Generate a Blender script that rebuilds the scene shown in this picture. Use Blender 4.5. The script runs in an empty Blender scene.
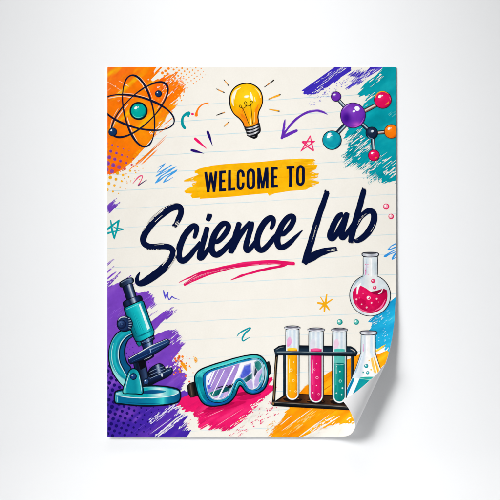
import bpy, math, random
from mathutils import Vector
from mathutils.geometry import delaunay_2d_cdt
random.seed(7)
R = random.Random(11)

# ------------------------------------------------------------------ scale and setting-out
# The poster is set out in units of 2 mm (x to the right, y down, z out of the wall).
S = 0.002
FLOOR = 548.0                                  # height line of the studio floor in those units
ROOT = Vector(((251.8 - 250) * S, 0.0, (FLOOR - 437.2) * S))

def world(x, y, z):
    return Vector(((x - 250) * S, -z * S, (FLOOR - y) * S))

def world_xy(v):
    return ((v[0] + ROOT.x) / S + 250, FLOOR - (v[2] + ROOT.z) / S)

scene = bpy.context.scene
COL = bpy.data.collections.new("Science poster")
scene.collection.children.link(COL)

def lin1(c):
    c /= 255.0
    return c / 12.92 if c <= 0.04045 else ((c + 0.055) / 1.055) ** 2.4

def lin(c):
    return (lin1(c[0]), lin1(c[1]), lin1(c[2]), 1.0)

# ------------------------------------------------------------------ materials
def new_mat(name):
    m = bpy.data.materials.new(name)
    m.use_nodes = True
    nt = m.node_tree
    b = nt.nodes["Principled BSDF"]
    return m, nt, b

def setin(b, name, v):
    if name in b.inputs:
        b.inputs[name].default_value = v

def fibre_bump(nt, b, strength, scale=900):
    tc = nt.nodes.new("ShaderNodeTexCoord")
    n = nt.nodes.new("ShaderNodeTexNoise")
    n.inputs["Scale"].default_value = scale
    n.inputs["Detail"].default_value = 3
    bp = nt.nodes.new("ShaderNodeBump")
    bp.inputs["Strength"].default_value = strength
    bp.inputs["Distance"].default_value = 0.0004
    nt.links.new(tc.outputs["Object"], n.inputs["Vector"])
    nt.links.new(n.outputs["Fac"], bp.inputs["Height"])
    nt.links.new(bp.outputs["Normal"], b.inputs["Normal"])
    return tc

def mat_paper(name, base, amount):
    m, nt, b = new_mat(name)
    setin(b, "Roughness", 0.75)
    setin(b, "Specular IOR Level", 0.15)
    tc = fibre_bump(nt, b, 0.10)
    n1 = nt.nodes.new("ShaderNodeTexNoise"); n1.inputs["Scale"].default_value = 28; n1.inputs["Detail"].default_value = 6
    n2 = nt.nodes.new("ShaderNodeTexNoise"); n2.inputs["Scale"].default_value = 330; n2.inputs["Detail"].default_value = 4
    for n in (n1, n2):
        nt.links.new(tc.outputs["Object"], n.inputs["Vector"])
    add = nt.nodes.new("ShaderNodeMath"); add.operation = 'ADD'
    nt.links.new(n1.outputs["Fac"], add.inputs[0]); nt.links.new(n2.outputs["Fac"], add.inputs[1])
    mr = nt.nodes.new("ShaderNodeMapRange")
    mr.inputs["From Min"].default_value = 0.6; mr.inputs["From Max"].default_value = 1.4
    nt.links.new(add.outputs[0], mr.inputs["Value"])
    mix = nt.nodes.new("ShaderNodeMix"); mix.data_type = 'RGBA'
    c = lin(base)
    mix.inputs["A"].default_value = (c[0] * (1 - amount), c[1] * (1 - amount * 1.1), c[2] * (1 - amount * 1.3), 1)
    mix.inputs["B"].default_value = c
    nt.links.new(mr.outputs["Result"], mix.inputs["Factor"])
    nt.links.new(mix.outputs["Result"], b.inputs["Base Color"])
    return m

def mat_ink():
    m, nt, b = new_mat("printed_ink")
    setin(b, "Roughness", 0.7)
    setin(b, "Specular IOR Level", 0.02)
    tc = fibre_bump(nt, b, 0.08)
    at = nt.nodes.new("ShaderNodeAttribute"); at.attribute_name = "ink"
    n1 = nt.nodes.new("ShaderNodeTexNoise"); n1.inputs["Scale"].default_value = 70; n1.inputs["Detail"].default_value = 7
    n1.inputs["Roughness"].default_value = 0.65
    nt.links.new(tc.outputs["Object"], n1.inputs["Vector"])
    mr = nt.nodes.new("ShaderNodeMapRange")
    mr.inputs["From Min"].default_value = 0.25; mr.inputs["From Max"].default_value = 0.75
    mr.inputs["To Min"].default_value = 0.81; mr.inputs["To Max"].default_value = 1.01
    nt.links.new(n1.outputs["Fac"], mr.inputs["Value"])
    vm = nt.nodes.new("ShaderNodeVectorMath"); vm.operation = 'SCALE'
    nt.links.new(at.outputs["Color"], vm.inputs[0])
    nt.links.new(mr.outputs["Result"], vm.inputs["Scale"])
    nt.links.new(vm.outputs["Vector"], b.inputs["Base Color"])
    return m

CREAM = (237, 233, 224)
M_FRONT = mat_paper("cream_paper", CREAM, 0.05)
M_BACK = mat_paper("white_paper_back", (246, 246, 247), 0.02)
M_INK = mat_ink()

# ------------------------------------------------------------------ shape of the sheet
OUT = [(108.0, 67.0), (395.6, 67.0), (396.2, 67.6), (396.2, 240), (396.1, 270), (395.5, 300), (394.2, 322), (391.9, 337.5),
       (389.6, 347.5), (387.2, 356.6), (384.8, 363.2), (354.2, 427.5), (352.3, 431.2), (349.7, 434.0),
       (346, 435.7), (338, 436.5), (330, 436.9), (315, 437.2), (107.6, 437.2), (107.4, 437.0), (107.4, 67.6)]
LP = Vector((354.2, 427.5))
LD = (Vector((384.8, 363.2)) - LP).normalized()
LN = Vector((-LD.y, LD.x))                      # outward: right and down
if LN.x < 0: LN = -LN
CW, CA, FW = 40.0, 17.0, 27.0                             # width and half height of the roll

def sdist(x, y):
    return (x - LP.x) * LN.x + (y - LP.y) * LN.y

def z_plane(y):
    return 1.6 + 0.006 * (y - 67)

def front_at(x, y):
    """height and (unit) normal of the printed face."""
    s = min(0.0, sdist(x, y))
    t = (s + CW) / CW
    z = z_plane(y)
    if t <= 0:
        return z, (0.0, 0.0, 1.0)
    q = math.sqrt(max(0.0, 1 - t ** 2.6))
    z += CA * (1 - q)
    slope = CA / CW * 1.3 * t ** 1.6 / max(q, 0.02)
    l = math.sqrt(1 + slope * slope)
    return z, (-LN.x * slope / l, -LN.y * slope / l, 1 / l)

def back_at(x, y):
    s = max(-FW, min(0.0, sdist(x, y)))
    t = 1 + s / FW
    return z_plane(y) + CA * (1 + math.sqrt(max(0.0, 1 - t * t)))

def resample(pts, h, closed=True, cond=None):
    out = []
    n = len(pts)
    for i in range(n if closed else n - 1):
        a = pts[i]; b = pts[(i + 1) % n]
        l = math.hypot(b[0] - a[0], b[1] - a[1])
        k = max(1, int(math.ceil(l / h)))
        if cond and not (cond(a) or cond(b)): k = 1
        for j in range(k):
            out.append((a[0] + (b[0] - a[0]) * j / k, a[1] + (b[1] - a[1]) * j / k))
    if not closed: out.append(tuple(pts[-1]))
    return out

def inside_convex(x, y, poly, m=0.0):
    n = len(poly)
    for i in range(n):
        a = poly[i]; b = poly[(i + 1) % n]
        ex, ey = b[0] - a[0], b[1] - a[1]
        l = math.hypot(ex, ey)
        if l < 1e-9: continue
        if (ex * (y - a[1]) - ey * (x - a[0])) / l < m: return False
    return True

def cdt(verts, edges, faces, mode=1):
    ccw = []
    for f in faces:                                # every outline counter-clockwise
        a = sum(verts[f[i - 1]][0] * verts[f[i]][1] - verts[f[i]][0] * verts[f[i - 1]][1] for i in range(len(f)))
        if abs(a) > 1e-9: ccw.append(list(f) if a > 0 else list(reversed(f)))
    faces = ccw
    r = delaunay_2d_cdt([Vector(v) for v in verts], edges, faces, mode, 1e-5)
    tris = []
    V = r[0]
    for f, src in zip(r[2], r[5]):
        if len(f) < 3 or not src: continue
        if mode == 4 and len(src) > 1: continue
        for k in range(1, len(f) - 1):
            tris.append((V[f[0]], V[f[k]], V[f[k + 1]]))
    return tris, r

zone = lambda p: sdist(p[0], p[1]) > -CW - 2
OUTR = resample(OUT, 2.0, True, zone)
# the flat part ends on the straight start line of the roll; that line is a row of the sheet's mesh
bv = list(OUTR)
bf = [list(range(len(OUTR)))]
be = []
rows = 16
chain = []
for j in range(rows):
    ang = math.pi / 2 * j / rows
    s = -CW + CW * math.sin(ang)
    for i in range(-8, 130):
        a = i * 3.0
        x = LP.x + LN.x * s + LD.x * a; y = LP.y + LN.y * s + LD.y * a
        m = 0.0 if j == 0 else min(0.8, 0.3 + abs(s) * .1)
        if inside_convex(x, y, OUT, max(m, 0.05)):
            (chain if j == 0 else bv).append((x, y))
# clip the start line to the sheet and constrain it
def line_hits():
    hits = []
    n = len(OUT)
    for i in range(n):
        a = OUT[i]; b = OUT[(i + 1) % n]
        da = sdist(*a) + CW; db = sdist(*b) + CW
        if da * db < 0:
            t = da / (da - db)
            hits.append((a[0] + (b[0] - a[0]) * t, a[1] + (b[1] - a[1]) * t))
    return hits
h0, h1 = line_hits()
i0 = len(bv)
if h0[1] < h1[1]: h0, h1 = h1, h0                # bottom to top
chain = [c for c in chain if min(math.hypot(c[0] - h[0], c[1] - h[1]) for h in (h0, h1)) > 1.0]
chain.sort(key=lambda c: -c[1])
bv += [h0] + chain + [h1]
be += [(i0 + k, i0 + k + 1) for k in range(len(chain) + 1)]
BASE, base_res = cdt(bv, be, bf, 1)
ZT = []                                          # triangles of the rolled part
for t in BASE:
    c = sum(sdist(v[0], v[1]) for v in t) / 3
    if c > -CW:
        ZT.append([(v[0], v[1]) for v in t])
def area2(a, b, c):
    return (b[0] - a[0]) * (c[1] - a[1]) - (b[1] - a[1]) * (c[0] - a[0])
ZI = []
for t in ZT:
    if abs(area2(*t)) < 1e-7: continue
    if area2(*t) < 0: t = [t[0], t[2], t[1]]
    ZI.append((t, [front_at(*p) for p in t], min(p[0] for p in t), max(p[0] for p in t), min(p[1] for p in t), max(p[1] for p in t)))
GRID = {}
for k, z in enumerate(ZI):
    for gx in range(int(z[2] // 6), int(z[3] // 6) + 1):
        for gy in range(int(z[4] // 6), int(z[5] // 6) + 1):
            GRID.setdefault((gx, gy), []).append(k)

def clip_half(poly, a, b):
    """keep the part of poly to the inner side of a->b (positive area side)."""
    out = []
    n = len(poly)
    for i in range(n):
        p = poly[i]; q = poly[(i + 1) % n]
        dp = area2(a, b, p); dq = area2(a, b, q)
        if dp >= 0: out.append(p)
        if dp * dq < 0:
            t = dp / (dp - dq)
            out.append((p[0] + (q[0] - p[0]) * t, p[1] + (q[1] - p[1]) * t))
    return out

def clip_convex(poly, conv):
    n = len(conv)
    for i in range(n):
        if len(poly) < 3: return []
        poly = clip_half(poly, conv[i], conv[(i + 1) % n])
    return poly if len(poly) >= 3 else []

LSTART_A = (h0[0], h0[1]); LSTART_B = (h1[0], h1[1])
# orient so that the flat side is positive
if area2(LSTART_A, LSTART_B, (200, 200)) < 0: LSTART_A, LSTART_B = LSTART_B, LSTART_A

EPS = 0.003                                      # thickness of one film of ink, in units of 2 mm

class Ink:
    """collects the printed films of one part (one mesh)."""
    def __init__(self, name, ill, parent=None, label=None):
        self.name = name; self.ill = ill; self.parent = parent; self.label = label
        self.v = []; self.f = []; self.c = []; self.m = []
        ALL.append(self)
    def tri(self, t, col, lvl, key):
        if abs(area2(*t)) < 1e-6: return
        if area2(*t) < 0: t = (t[0], t[2], t[1])     # positive in y-down = clockwise in view; reversed on output
        poly = [tuple(p[:2]) for p in t]
        if not all(109 < p[0] < 353 and 68 < p[1] < 436 for p in poly):
            poly = clip_convex(poly, OUT)
            if not poly: return
        off = lvl * EPS
        ms = max(sdist(*p) for p in poly)
        if ms <= -CW:
            self.out(poly, [(z_plane(p[1]), (0, 0, 1)) for p in poly], col, off, key)
            return
        if min(sdist(*p) for p in poly) < -CW:
            fl = clip_half(poly, LSTART_A, LSTART_B)
            if len(fl) >= 3:
                self.out(fl, [(z_plane(p[1]), (0, 0, 1)) for p in fl], col, off, key)
        x0 = min(p[0] for p in poly); x1 = max(p[0] for p in poly)
        y0 = min(p[1] for p in poly); y1 = max(p[1] for p in poly)
        seen = set()
        for gx in range(int(x0 // 6), int(x1 // 6) + 1):
            for gy in range(int(y0 // 6), int(y1 // 6) + 1):
                for k in GRID.get((gx, gy), ()):
                    if k in seen: continue
                    seen.add(k)
                    z = ZI[k]
                    if z[2] > x1 or z[3] < x0 or z[4] > y1 or z[5] < y0: continue
                    pc = clip_convex(poly, z[0])
                    if not pc: continue
                    A = area2(*z[0]); dat = []
                    for p in pc:
                        w0 = area2(p, z[0][1], z[0][2]) / A; w1 = area2(z[0][0], p, z[0][2]) / A; w2 = 1 - w0 - w1
                        hz = w0 * z[1][0][0] + w1 * z[1][1][0] + w2 * z[1][2][0]
                        nn = tuple(w0 * z[1][0][1][j] + w1 * z[1][1][1][j] + w2 * z[1][2][1][j] for j in range(3))
                        dat.append((hz, nn))
                    self.out(pc, dat, col, off, key)
    def out(self, poly, dat, col, off, key):
        idx = []
        for p, (z, n) in zip(poly, dat):
            kk = (round(p[0], 3), round(p[1], 3))
            i = key.get(kk)
            if i is None:
                i = len(self.v); key[kk] = i
                w = world(p[0] + n[0] * off, p[1] + n[1] * off, z + n[2] * off) - ROOT
                self.v.append(w)
                self.c.append(lin(col(p[0], p[1]) if callable(col) else col))
            if i not in idx: idx.append(i)
        if len(idx) >= 3:
            idx.reverse()
            self.f.append(idx); self.m.append(1 if col is CREAM else 0)
    def tris(self, tris, col, res=None, lvl=None):
        if lvl is None: lvl = self.ill.next()
        if res is None: res = 2.5 if callable(col) else 1e9
        key = {}
        st = [tuple((p[0], p[1]) for p in t) for t in tris]
        while st:
            t = st.pop()
            a, b, c = t
            e = [(a[0] - b[0]) ** 2 + (a[1] - b[1]) ** 2, (b[0] - c[0]) ** 2 + (b[1] - c[1]) ** 2, (c[0] - a[0]) ** 2 + (c[1] - a[1]) ** 2]
            m = max(e)
            if m > res * res:
                i = e.index(m)
                p, q, r = (a, b, c) if i == 0 else ((b, c, a) if i == 1 else (c, a, b))
                mid = ((p[0] + q[0]) / 2, (p[1] + q[1]) / 2)
                st.append((p, mid, r)); st.append((mid, q, r))
                continue
            self.tri(t, col, lvl, key)
    # -- shapes
    def poly(self, pts, col, res=None, lvl=None, hole=None):
        v = [tuple(p) for p in pts]
        f = [list(range(len(v)))]
        mode = 1
        if hole:
            f.append(list(range(len(v), len(v) + len(hole))))
            v += [tuple(p) for p in hole]
            mode = 4
        t, _ = cdt(v, [], f, mode)
        self.tris(t, col, res, lvl)
    def line(self, pts, w, col, closed=False, smooth=True, caps=True, wob=0.06, step=0.8, lvl=None, res=None, capk=.9):
        """ribbon along pts; w one width, or a width for every point. One film, no overlaps."""
        n = len(pts)
        ws = [w] * n if not isinstance(w, (list, tuple)) else list(w)
        P = path(pts, ws, closed, smooth, step)
        m = len(P)
        L, Rr = [], []
        ph = R.random() * 50
        for i in range(m):
            a = P[(i - 1) % m] if closed or i > 0 else P[0]
            b = P[(i + 1) % m] if closed or i < m - 1 else P[-1]
            dx, dy = b[0] - a[0], b[1] - a[1]
            l = math.hypot(dx, dy) or 1
            nx, ny = -dy / l, dx / l
            hw = P[i][2] / 2
            ww = wob * min(1, hw)
            o1 = hw + ww * (vn(i * .14 + ph, 3.1) * 2 - 1) * 2
            o2 = hw + ww * (vn(i * .14 + ph, 9.7) * 2 - 1) * 2
            L.append((P[i][0] + nx * o1, P[i][1] + ny * o1)); Rr.append((P[i][0] - nx * o2, P[i][1] - ny * o2))
        V = L + Rr; F = []
        for i in range(m if closed else m - 1):
            j = (i + 1) % m
            F.append([i, j, m + j]); F.append([i, m + j, m + i])
        if caps and not closed:
            for i, sg in ((0, 1), (m - 1, -1)):
                a, b = (L[i], Rr[i]); cx, cy = (a[0] + b[0]) / 2, (a[1] + b[1]) / 2
                r = math.hypot(a[0] - cx, a[1] - cy)
                if r < 0.15: continue
                k0 = len(V); fc = [i]
                for k in range(1, 6):
                    ax, ay = (a[0] - cx) / r, (a[1] - cy) / r
                    c_, s_ = math.cos(math.pi * k / 6), math.sin(math.pi * k / 6) * sg
                    ju = 1 if capk >= .9 else .55 + .9 * R.random()
                    V.append((cx + r * (ax * c_ * .98 - ay * s_ * capk * ju), cy + r * (ay * c_ * .98 + ax * s_ * capk * ju))); fc.append(k0 + k - 1)
                fc.append(m + i)
                F.append(fc)
        t, _ = cdt(V, [], F, 1)
        self.tris(t, col, res, lvl)
    def disc(self, c, r, col, n=None, res=None, lvl=None, wob=0.0, ry=None, rot=0):
        n = n or max(8, min(40, int(r * 6)))
        ry = ry or r
        ph = R.random() * 90
        pts = []
        for i in range(n):
            t = 2 * math.pi * i / n
            k = 1 + wob * (vn(ph + i * .7, 1.3) - .5) * 2
            x, y = r * k * math.cos(t), ry * k * math.sin(t)
            pts.append((c[0] + x * math.cos(rot) - y * math.sin(rot), c[1] + x * math.sin(rot) + y * math.cos(rot)))
        if callable(col) or max(r, ry) > 3:
            self.poly(pts, col, res, lvl)
        else:
            self.tris([(pts[0], pts[i], pts[i + 1]) for i in range(1, n - 1)], col, res, lvl)
    def ring(self, c, r, w, col, ry=None, rot=0, wob=.06):
        ry = ry or r
        k = max(16, int(r * 4))
        self.line(ell(c, r, ry, rot, k), w, col, closed=True, smooth=False, wob=wob, step=5)
    def dash(self, a, b, w, col, lvl, bow=0.0):
        """one bristle mark: a thin tapered lozenge."""
        dx, dy = b[0] - a[0], b[1] - a[1]
        l = math.hypot(dx, dy)
        if l < 0.05: return
        ux, uy = dx / l, dy / l
        nx, ny = -uy * w / 2, ux * w / 2
        t1, t2 = 0.12 + .15 * R.random(), 0.6 + .3 * R.random()
        k = R.random() * .6 + .4
        pts = [a, (a[0] + dx * t1 + nx, a[1] + dy * t1 + ny), (a[0] + dx * t2 + nx * k, a[1] + dy * t2 + ny * k), b,
               (a[0] + dx * t2 - nx, a[1] + dy * t2 - ny), (a[0] + dx * t1 - nx * k, a[1] + dy * t1 - ny * k)]
        self.tris([(pts[0], pts[i], pts[i + 1]) for i in range(1, 5)], col, 1e9, lvl)
    def build(self, parent):
        me = bpy.data.meshes.new(self.name)
        me.from_pydata([tuple(v) for v in self.v], [], self.f)
        at = me.color_attributes.new("ink", 'FLOAT_COLOR', 'POINT')
        flat = [k for c in self.c for k in c]
        at.data.foreach_set("color", flat)
        me.materials.append(M_INK); me.materials.append(M_FRONT)
        me.polygons.foreach_set('material_index', self.m)
        o = bpy.data.objects.new(self.name, me)
        COL.objects.link(o)
        o.parent = parent
        if self.label: o["label"] = self.label
        self.obj = o
        return o

ALL = []
class Ill:
    def __init__(self, start): self.k = start
    def next(self):
        self.k += 1
        return self.k

# ------------------------------------------------------------------ drawing helpers
def _h(i, j):
    n = (i * 374761393 + j * 668265263) & 0xffffffff
    n = ((n ^ (n >> 13)) * 1274126177) & 0xffffffff
    return ((n ^ (n >> 16)) & 0xffff) / 65535.0
def vn(x, y):
    i, j = math.floor(x), math.floor(y)
    fx, fy = x - i, y - j
    fx = fx * fx * (3 - 2 * fx); fy = fy * fy * (3 - 2 * fy)
    a = _h(i, j) * (1 - fx) + _h(i + 1, j) * fx
    b = _h(i, j + 1) * (1 - fx) + _h(i + 1, j + 1) * fx
    return a * (1 - fy) + b * fy
def fbm(x, y):
    return vn(x, y) * .55 + vn(x * 2.1 + 7, y * 2.1 + 3) * .3 + vn(x * 4.3 + 1, y * 4.3 + 9) * .15
def mix(a, b, t):
    t = max(0.0, min(1.0, t))
    return tuple(a[i] + (b[i] - a[i]) * t for i in range(3))
def ramp(stops, t):
    if t <= stops[0][0]: return stops[0][1]
    for (t0, c0), (t1, c1) in zip(stops, stops[1:]):
        if t <= t1: return mix(c0, c1, (t - t0) / (t1 - t0 + 1e-9))
    return stops[-1][1]
def lgrad(a, b, *stops):
    dx, dy = b[0] - a[0], b[1] - a[1]; l2 = dx * dx + dy * dy
    return lambda x, y: ramp(stops, ((x - a[0]) * dx + (y - a[1]) * dy) / l2)
def rgrad(c, r, *stops):
    return lambda x, y: ramp(stops, math.hypot(x - c[0], y - c[1]) / r)
def ell(c, rx, ry, rot, n):
    return [(c[0] + rx * math.cos(2 * math.pi * i / n) * math.cos(rot) - ry * math.sin(2 * math.pi * i / n) * math.sin(rot),
             c[1] + rx * math.cos(2 * math.pi * i / n) * math.sin(rot) + ry * math.sin(2 * math.pi * i / n) * math.cos(rot)) for i in range(n)]
def path(pts, ws, closed, smooth, step):
    n = len(pts); out = []
    for i in range(n if closed else n - 1):
        p1 = pts[i]; p2 = pts[(i + 1) % n]
        p0 = pts[(i - 1) % n] if (closed or i > 0) else p1
        p3 = pts[(i + 2) % n] if (closed or i < n - 2) else p2
        w1 = ws[i]; w2 = ws[(i + 1) % n]
        l = math.hypot(p2[0] - p1[0], p2[1] - p1[1])
        k = max(1, int(l / step))
        for j in range(k):
            t = j / k
            if smooth and n > 2:
                q = []
                for d in (0, 1):
                    q.append(0.5 * (2 * p1[d] + (p2[d] - p0[d]) * t + (2 * p0[d] - 5 * p1[d] + 4 * p2[d] - p3[d]) * t * t + (3 * p1[d] - p0[d] - 3 * p2[d] + p3[d]) * t ** 3))
            else:
                q = [p1[0] + (p2[0] - p1[0]) * t, p1[1] + (p2[1] - p1[1]) * t]
            out.append((q[0], q[1], w1 + (w2 - w1) * t))
    if not closed: out.append((pts[-1][0], pts[-1][1], ws[-1]))
    return out
def curve(pts, closed=True, step=1.0):
    return [(p[0], p[1]) for p in path(pts, [1] * len(pts), closed, True, step)]
def rag(pts, d, amp, step=1.1, seed=0.0, closed=True):
    """ragged brush edge: the outline pushed to and fro along the brush direction d."""
    q = resample(pts, step, closed)
    l = math.hypot(*d); u = (d[0] / l, d[1] / l); out = []
    for x, y in q:
        a = -x * u[1] + y * u[0]
        k = (vn(a * .9 + seed, seed * 3.3) - .5) * 1.4 + (vn(a * .28 + seed, 5.5 + seed) - .5) * 1.2 + (R.random() - .5) * .35
        out.append((x + u[0] * amp * k, y + u[1] * amp * k))
    return out
def jit(c, a):
    k = 1 + (R.random() - .5) * a
    return tuple(min(255, max(0, v * k)) for v in c)
def getc(col, x, y, a=.12):
    return CREAM if col is CREAM else jit(col(x, y) if callable(col) else col, a)
def fray(p, q0, q1, d, lmin, lmax, n, w, col, back=4.0, dry=.5, lv=None):
    """bristle marks running out of the edge q0-q1 in direction d."""
    l = math.hypot(*d); u = (d[0] / l, d[1] / l)
    if lv is None: lv = [p.ill.next() for _ in range(9)]
    sd = R.random() * 60
    for i in range(n):
        t = (i + R.random()) / n
        x, y = q0[0] + (q1[0] - q0[0]) * t, q0[1] + (q1[1] - q0[1]) * t
        L = lmin + (lmax - lmin) * (vn(t * n * .22 + sd, 2.2) * .75 + R.random() * .35)
        s = -back * (.4 + .6 * R.random()); ww = w * (.5 + R.random() * .9)
        while s < L:
            f = max(0, s / max(L, .1))
            e = s + (3 + R.random() * 8) * (1.15 - f * dry) + (back if s < 0 else 0)
            e = min(e, L)
            a = (x + u[0] * s, y + u[1] * s); b = (x + u[0] * e, y + u[1] * e)
            p.dash(a, b, ww * (1 - f * .45), getc(col, a[0], a[1]), lv[i % len(lv)])
            s = e + (.3 + R.random() * 2.5) * (f * dry * 2 + .1)
    return lv
def scratch(p, c, half_u, half_v, d, n, l0, l1, w, col, lv=None):
    """loose marks (dry paper showing, or loose paint) in a slanted box round c."""
    l = math.hypot(*d); u = (d[0] / l, d[1] / l)
    if lv is None: lv = [p.ill.next() for _ in range(6)]
    for i in range(n):
        a = (R.random() * 2 - 1) * half_u; b = (R.random() * 2 - 1) * half_v
        L = l0 + (l1 - l0) * R.random() ** 2
        x, y = c[0] + u[0] * a - u[1] * b, c[1] + u[1] * a + u[0] * b
        p.dash((x, y), (x + u[0] * L, y + u[1] * L), w * (.4 + R.random()), getc(col, x, y, .06), lv[i % len(lv)])
def streaked(base, d, scale, *cols):
    """colour field with soft streaks along d."""
    l = math.hypot(*d); u = (d[0] / l, d[1] / l)
    def f(x, y):
        a = (x * u[0] + y * u[1]) * .035; b = (-x * u[1] + y * u[0]) * scale
        c = base(x, y) if callable(base) else base
        for k, (cc, lo, hi) in enumerate(cols):
            v = fbm(a + 13 * k, b + 31 * k)
            c = mix(c, cc, (v - lo) / (hi - lo))
        return c
    return f

NAVY = (5, 17, 56)
INKBLACK = (14, 17, 26)
WHITE = (250, 250, 248)

# =================================================================== ruled lines
ill = Ill(0)
p = Ink("line_ruling", ill)
ys = [110, 125.5, 141, 158, 175, 191.3, 209.5, 228.7, 248.4, 268, 288, 306.5, 325, 343.5, 362, 380, 398, 416, 434]
lv = ill.next()
for i, y in enumerate(ys):
    sl = -.06 + .025 * i / len(ys)
    pts = []
    for k in range(0, 30):
        x = 107.6 + 288.4 * k / 29
        pts.append((x, y + sl * (x - 107) + (vn(x * .05, i * 3.3) - .5) * .8))
    f = (lambda i: (lambda x, y: mix((226, 233, 232), (192, 220, 228), fbm(x * .03 + i * 7, i * 2.7) * 1.7 - .5 + (.25 if i < 6 else -.12))))(i)
    p.line(pts, .62, f, step=4, wob=.15, lvl=lv, res=8)

# =================================================================== paint splashes
D1 = (.74, -.67)
# ---- orange, upper left
ill = Ill(2)
p = Ink("paint_splash", ill, label="orange brush splash with purple halftone dots behind the atom")
def ob(x, y):
    c = mix((255, 112, 38), (255, 122, 6), ((x - 107) + (y - 67) * .9) / 42)
    return c
ocol = streaked(ob, D1, .16, ((255, 184, 14), .58, .80), ((255, 96, 14), .60, .85))
def ocol2(x, y):
    c = ocol(x, y)
    k = math.exp(-(((x - 146) / 17) ** 2 + ((y - 122) / 20) ** 2))
    return mix(c, (255, 186, 10), k * (.35 + 1.1 * max(0, fbm(x * .12 + 4, y * .12) - .4)))
core = [(100, 60), (160, 62), (152, 75), (150, 81), (166, 77), (177, 72), (174, 82), (185, 88.5), (179, 97), (171, 103), (176, 106), (167, 114),
        (160, 123), (156, 133), (150, 141), (140, 153), (131, 163), (124, 168), (116, 174), (100, 176)]
p.poly(rag(core, D1, 4.5, seed=3.1), ocol2, res=2.0)
lv = fray(p, (150, 80), (158, 70), D1, 2, 16, 22, 1.1, ocol2)
fray(p, (160, 80), (176, 92), D1, 2, 18, 22, 1.0, ocol2, lv=lv)
fray(p, (172, 104), (150, 140), D1, 1, 11, 34, 1.0, ocol2, lv=lv)
fray(p, (146, 143), (120, 171), (.5, .6), 0, 4, 26, 1.0, ocol2, lv=lv)
for a, b, w in (((128, 171), (157, 146), 1.5), ((134, 168), (166, 138), 1.0), ((141, 165), (158, 149), 1.3), ((146, 155), (168, 134), .7), ((152, 138), (171, 124), 1.2), ((160, 128), (174, 117), 1.0), ((159, 119), (177, 106), 2.6)):
    p.dash(a, b, w, jit((250, 128, 22), .1), lv[2])
lv2 = [ill.next() for _ in range(5)]
scratch(p, (168, 88), 10, 8, D1, 26, 1, 9, .8, CREAM, lv2)
scratch(p, (158, 132), 9, 7, D1, 22, 2, 10, .8, CREAM, lv2)
scratch(p, (136, 160), 10, 3, D1, 12, 3, 14, .7, CREAM, lv2)
scratch(p, (124, 94), 12, 14, D1, 5, 3, 9, .35, (255, 190, 140), lv2)
# halftone, orange on paper at the top
a0, b0 = (3.05, -2.2), (2.25, 3.1)
for i in range(-14, 22):
    for j in range(-14, 22):
        x, y = 172 + a0[0] * i + b0[0] * j, 80 + a0[1] * i + b0[1] * j
        dd = (x - 160) * .8 + (y - 66) * .42
        if 66 < y < 112 - (x - 165) * .9 and 158 < x < 206 and dd > 4:
            r = 1.45 * (1 - dd / 56)
            if r > .25 and R.random() < .94:
                p.disc((x + R.random() * .3, y + R.random() * .3), r * (.85 + .3 * R.random()), jit((252, 158, 60) if x > 176 else (255, 136, 24), .08), n=8, lvl=lv2[4])
for (x, y, r) in ((180, 96, 1.), (181.5, 100.5, .8), (177.5, 104, .7), (172, 112, .8), (184, 92, .9)):
    p.disc((x, y), r, (252, 150, 50), n=8, lvl=lv2[4])
lv3 = ill.next(); lv4 = ill.next()
for i in range(-2, 9):
    for j in range(-3, 9):
        x, y = 110.8 + 5.6 * i - 1.5 * j, 151.2 + 1.85 * i + 6.1 * j
        if x < 106: continue
        r = 2.4 - abs(y - 167) * .05 - (x - 110) * .055 - (max(0, 150 - y) * .05)
        if r < .35: continue
        edge = 174 - (x - 108) * .35
        if y > 195: continue
        if y < edge - 1: c = mix((150, 72, 158), (205, 70, 90), (x - 116) / 16 - (164 - y) * .04)
        elif y < edge + 2: c = (176, 96, 96) if x < 120 else (224, 92, 80)
        else: c = (250, 178, 28)
        p.disc((x, y), r, jit(c, .08), n=12, lvl=lv3, wob=.08)
        if y < edge - 4 and r > 1.3: p.disc((x + .3, y + .2), r * .5, jit((120, 60, 150), .1), n=8, lvl=lv4, wob=.1)
for k in range(16):
    x, y = 122 + R.random() * 18, 170 + R.random() * 14
    p.disc((x, y), .25 + R.random() * .45, jit((250, 160, 60), .2), n=6, lvl=lv3)

# ---- indigo strokes, top right
ill = Ill(2)
DI = (.83, -.56)
IND = (62, 46, 184)
icol = streaked(IND, DI, .35, ((96, 84, 205), .62, .85), ((46, 34, 165), .6, .85))
p = Ink("paint_splash", ill, label="indigo dry brush stroke at the top edge above the molecule")
p.poly(rag([(301, 91), (318, 79), (336, 66), (352, 66), (350, 71.5), (333, 82.5), (316, 93.5), (308, 94)], DI, 2.2, seed=1.7), icol, res=2)
p.poly(rag([(345, 89), (353, 83), (366, 73), (371, 66), (385, 66), (378, 71), (364, 79.5), (352, 86)], DI, 2.2, seed=6.7), icol, res=2)
lv = fray(p, (310, 87), (316, 93), (-.83, .56), 2, 12, 16, .8, icol)
fray(p, (316, 93), (340, 78), (-.6, .7), 0, 7, 34, .6, icol, dry=1.2, lv=lv)
fray(p, (350, 85), (356, 84), (-.83, .56), 2, 11, 10, .8, icol, lv=lv)
fray(p, (350, 74), (362, 78), DI, -2, 14, 24, .55, icol, dry=.8, lv=lv)
fray(p, (352, 80), (360, 84), DI, -4, 14, 14, .5, icol, dry=1, lv=lv)
scratch(p, (338, 88), 16, 4.5, DI, 60, .5, 3.4, .5, (110, 100, 205), lv)
scratch(p, (318, 99), 12, 3.4, DI, 42, .4, 1.8, .5, (120, 112, 205), lv)
lv2 = [ill.next() for _ in range(4)]
scratch(p, (330, 76), 18, 3, DI, 26, 3, 12, .4, CREAM, lv2)
scratch(p, (316, 92), 8, 3, DI, 26, 1, 5, .5, CREAM, lv2)
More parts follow.
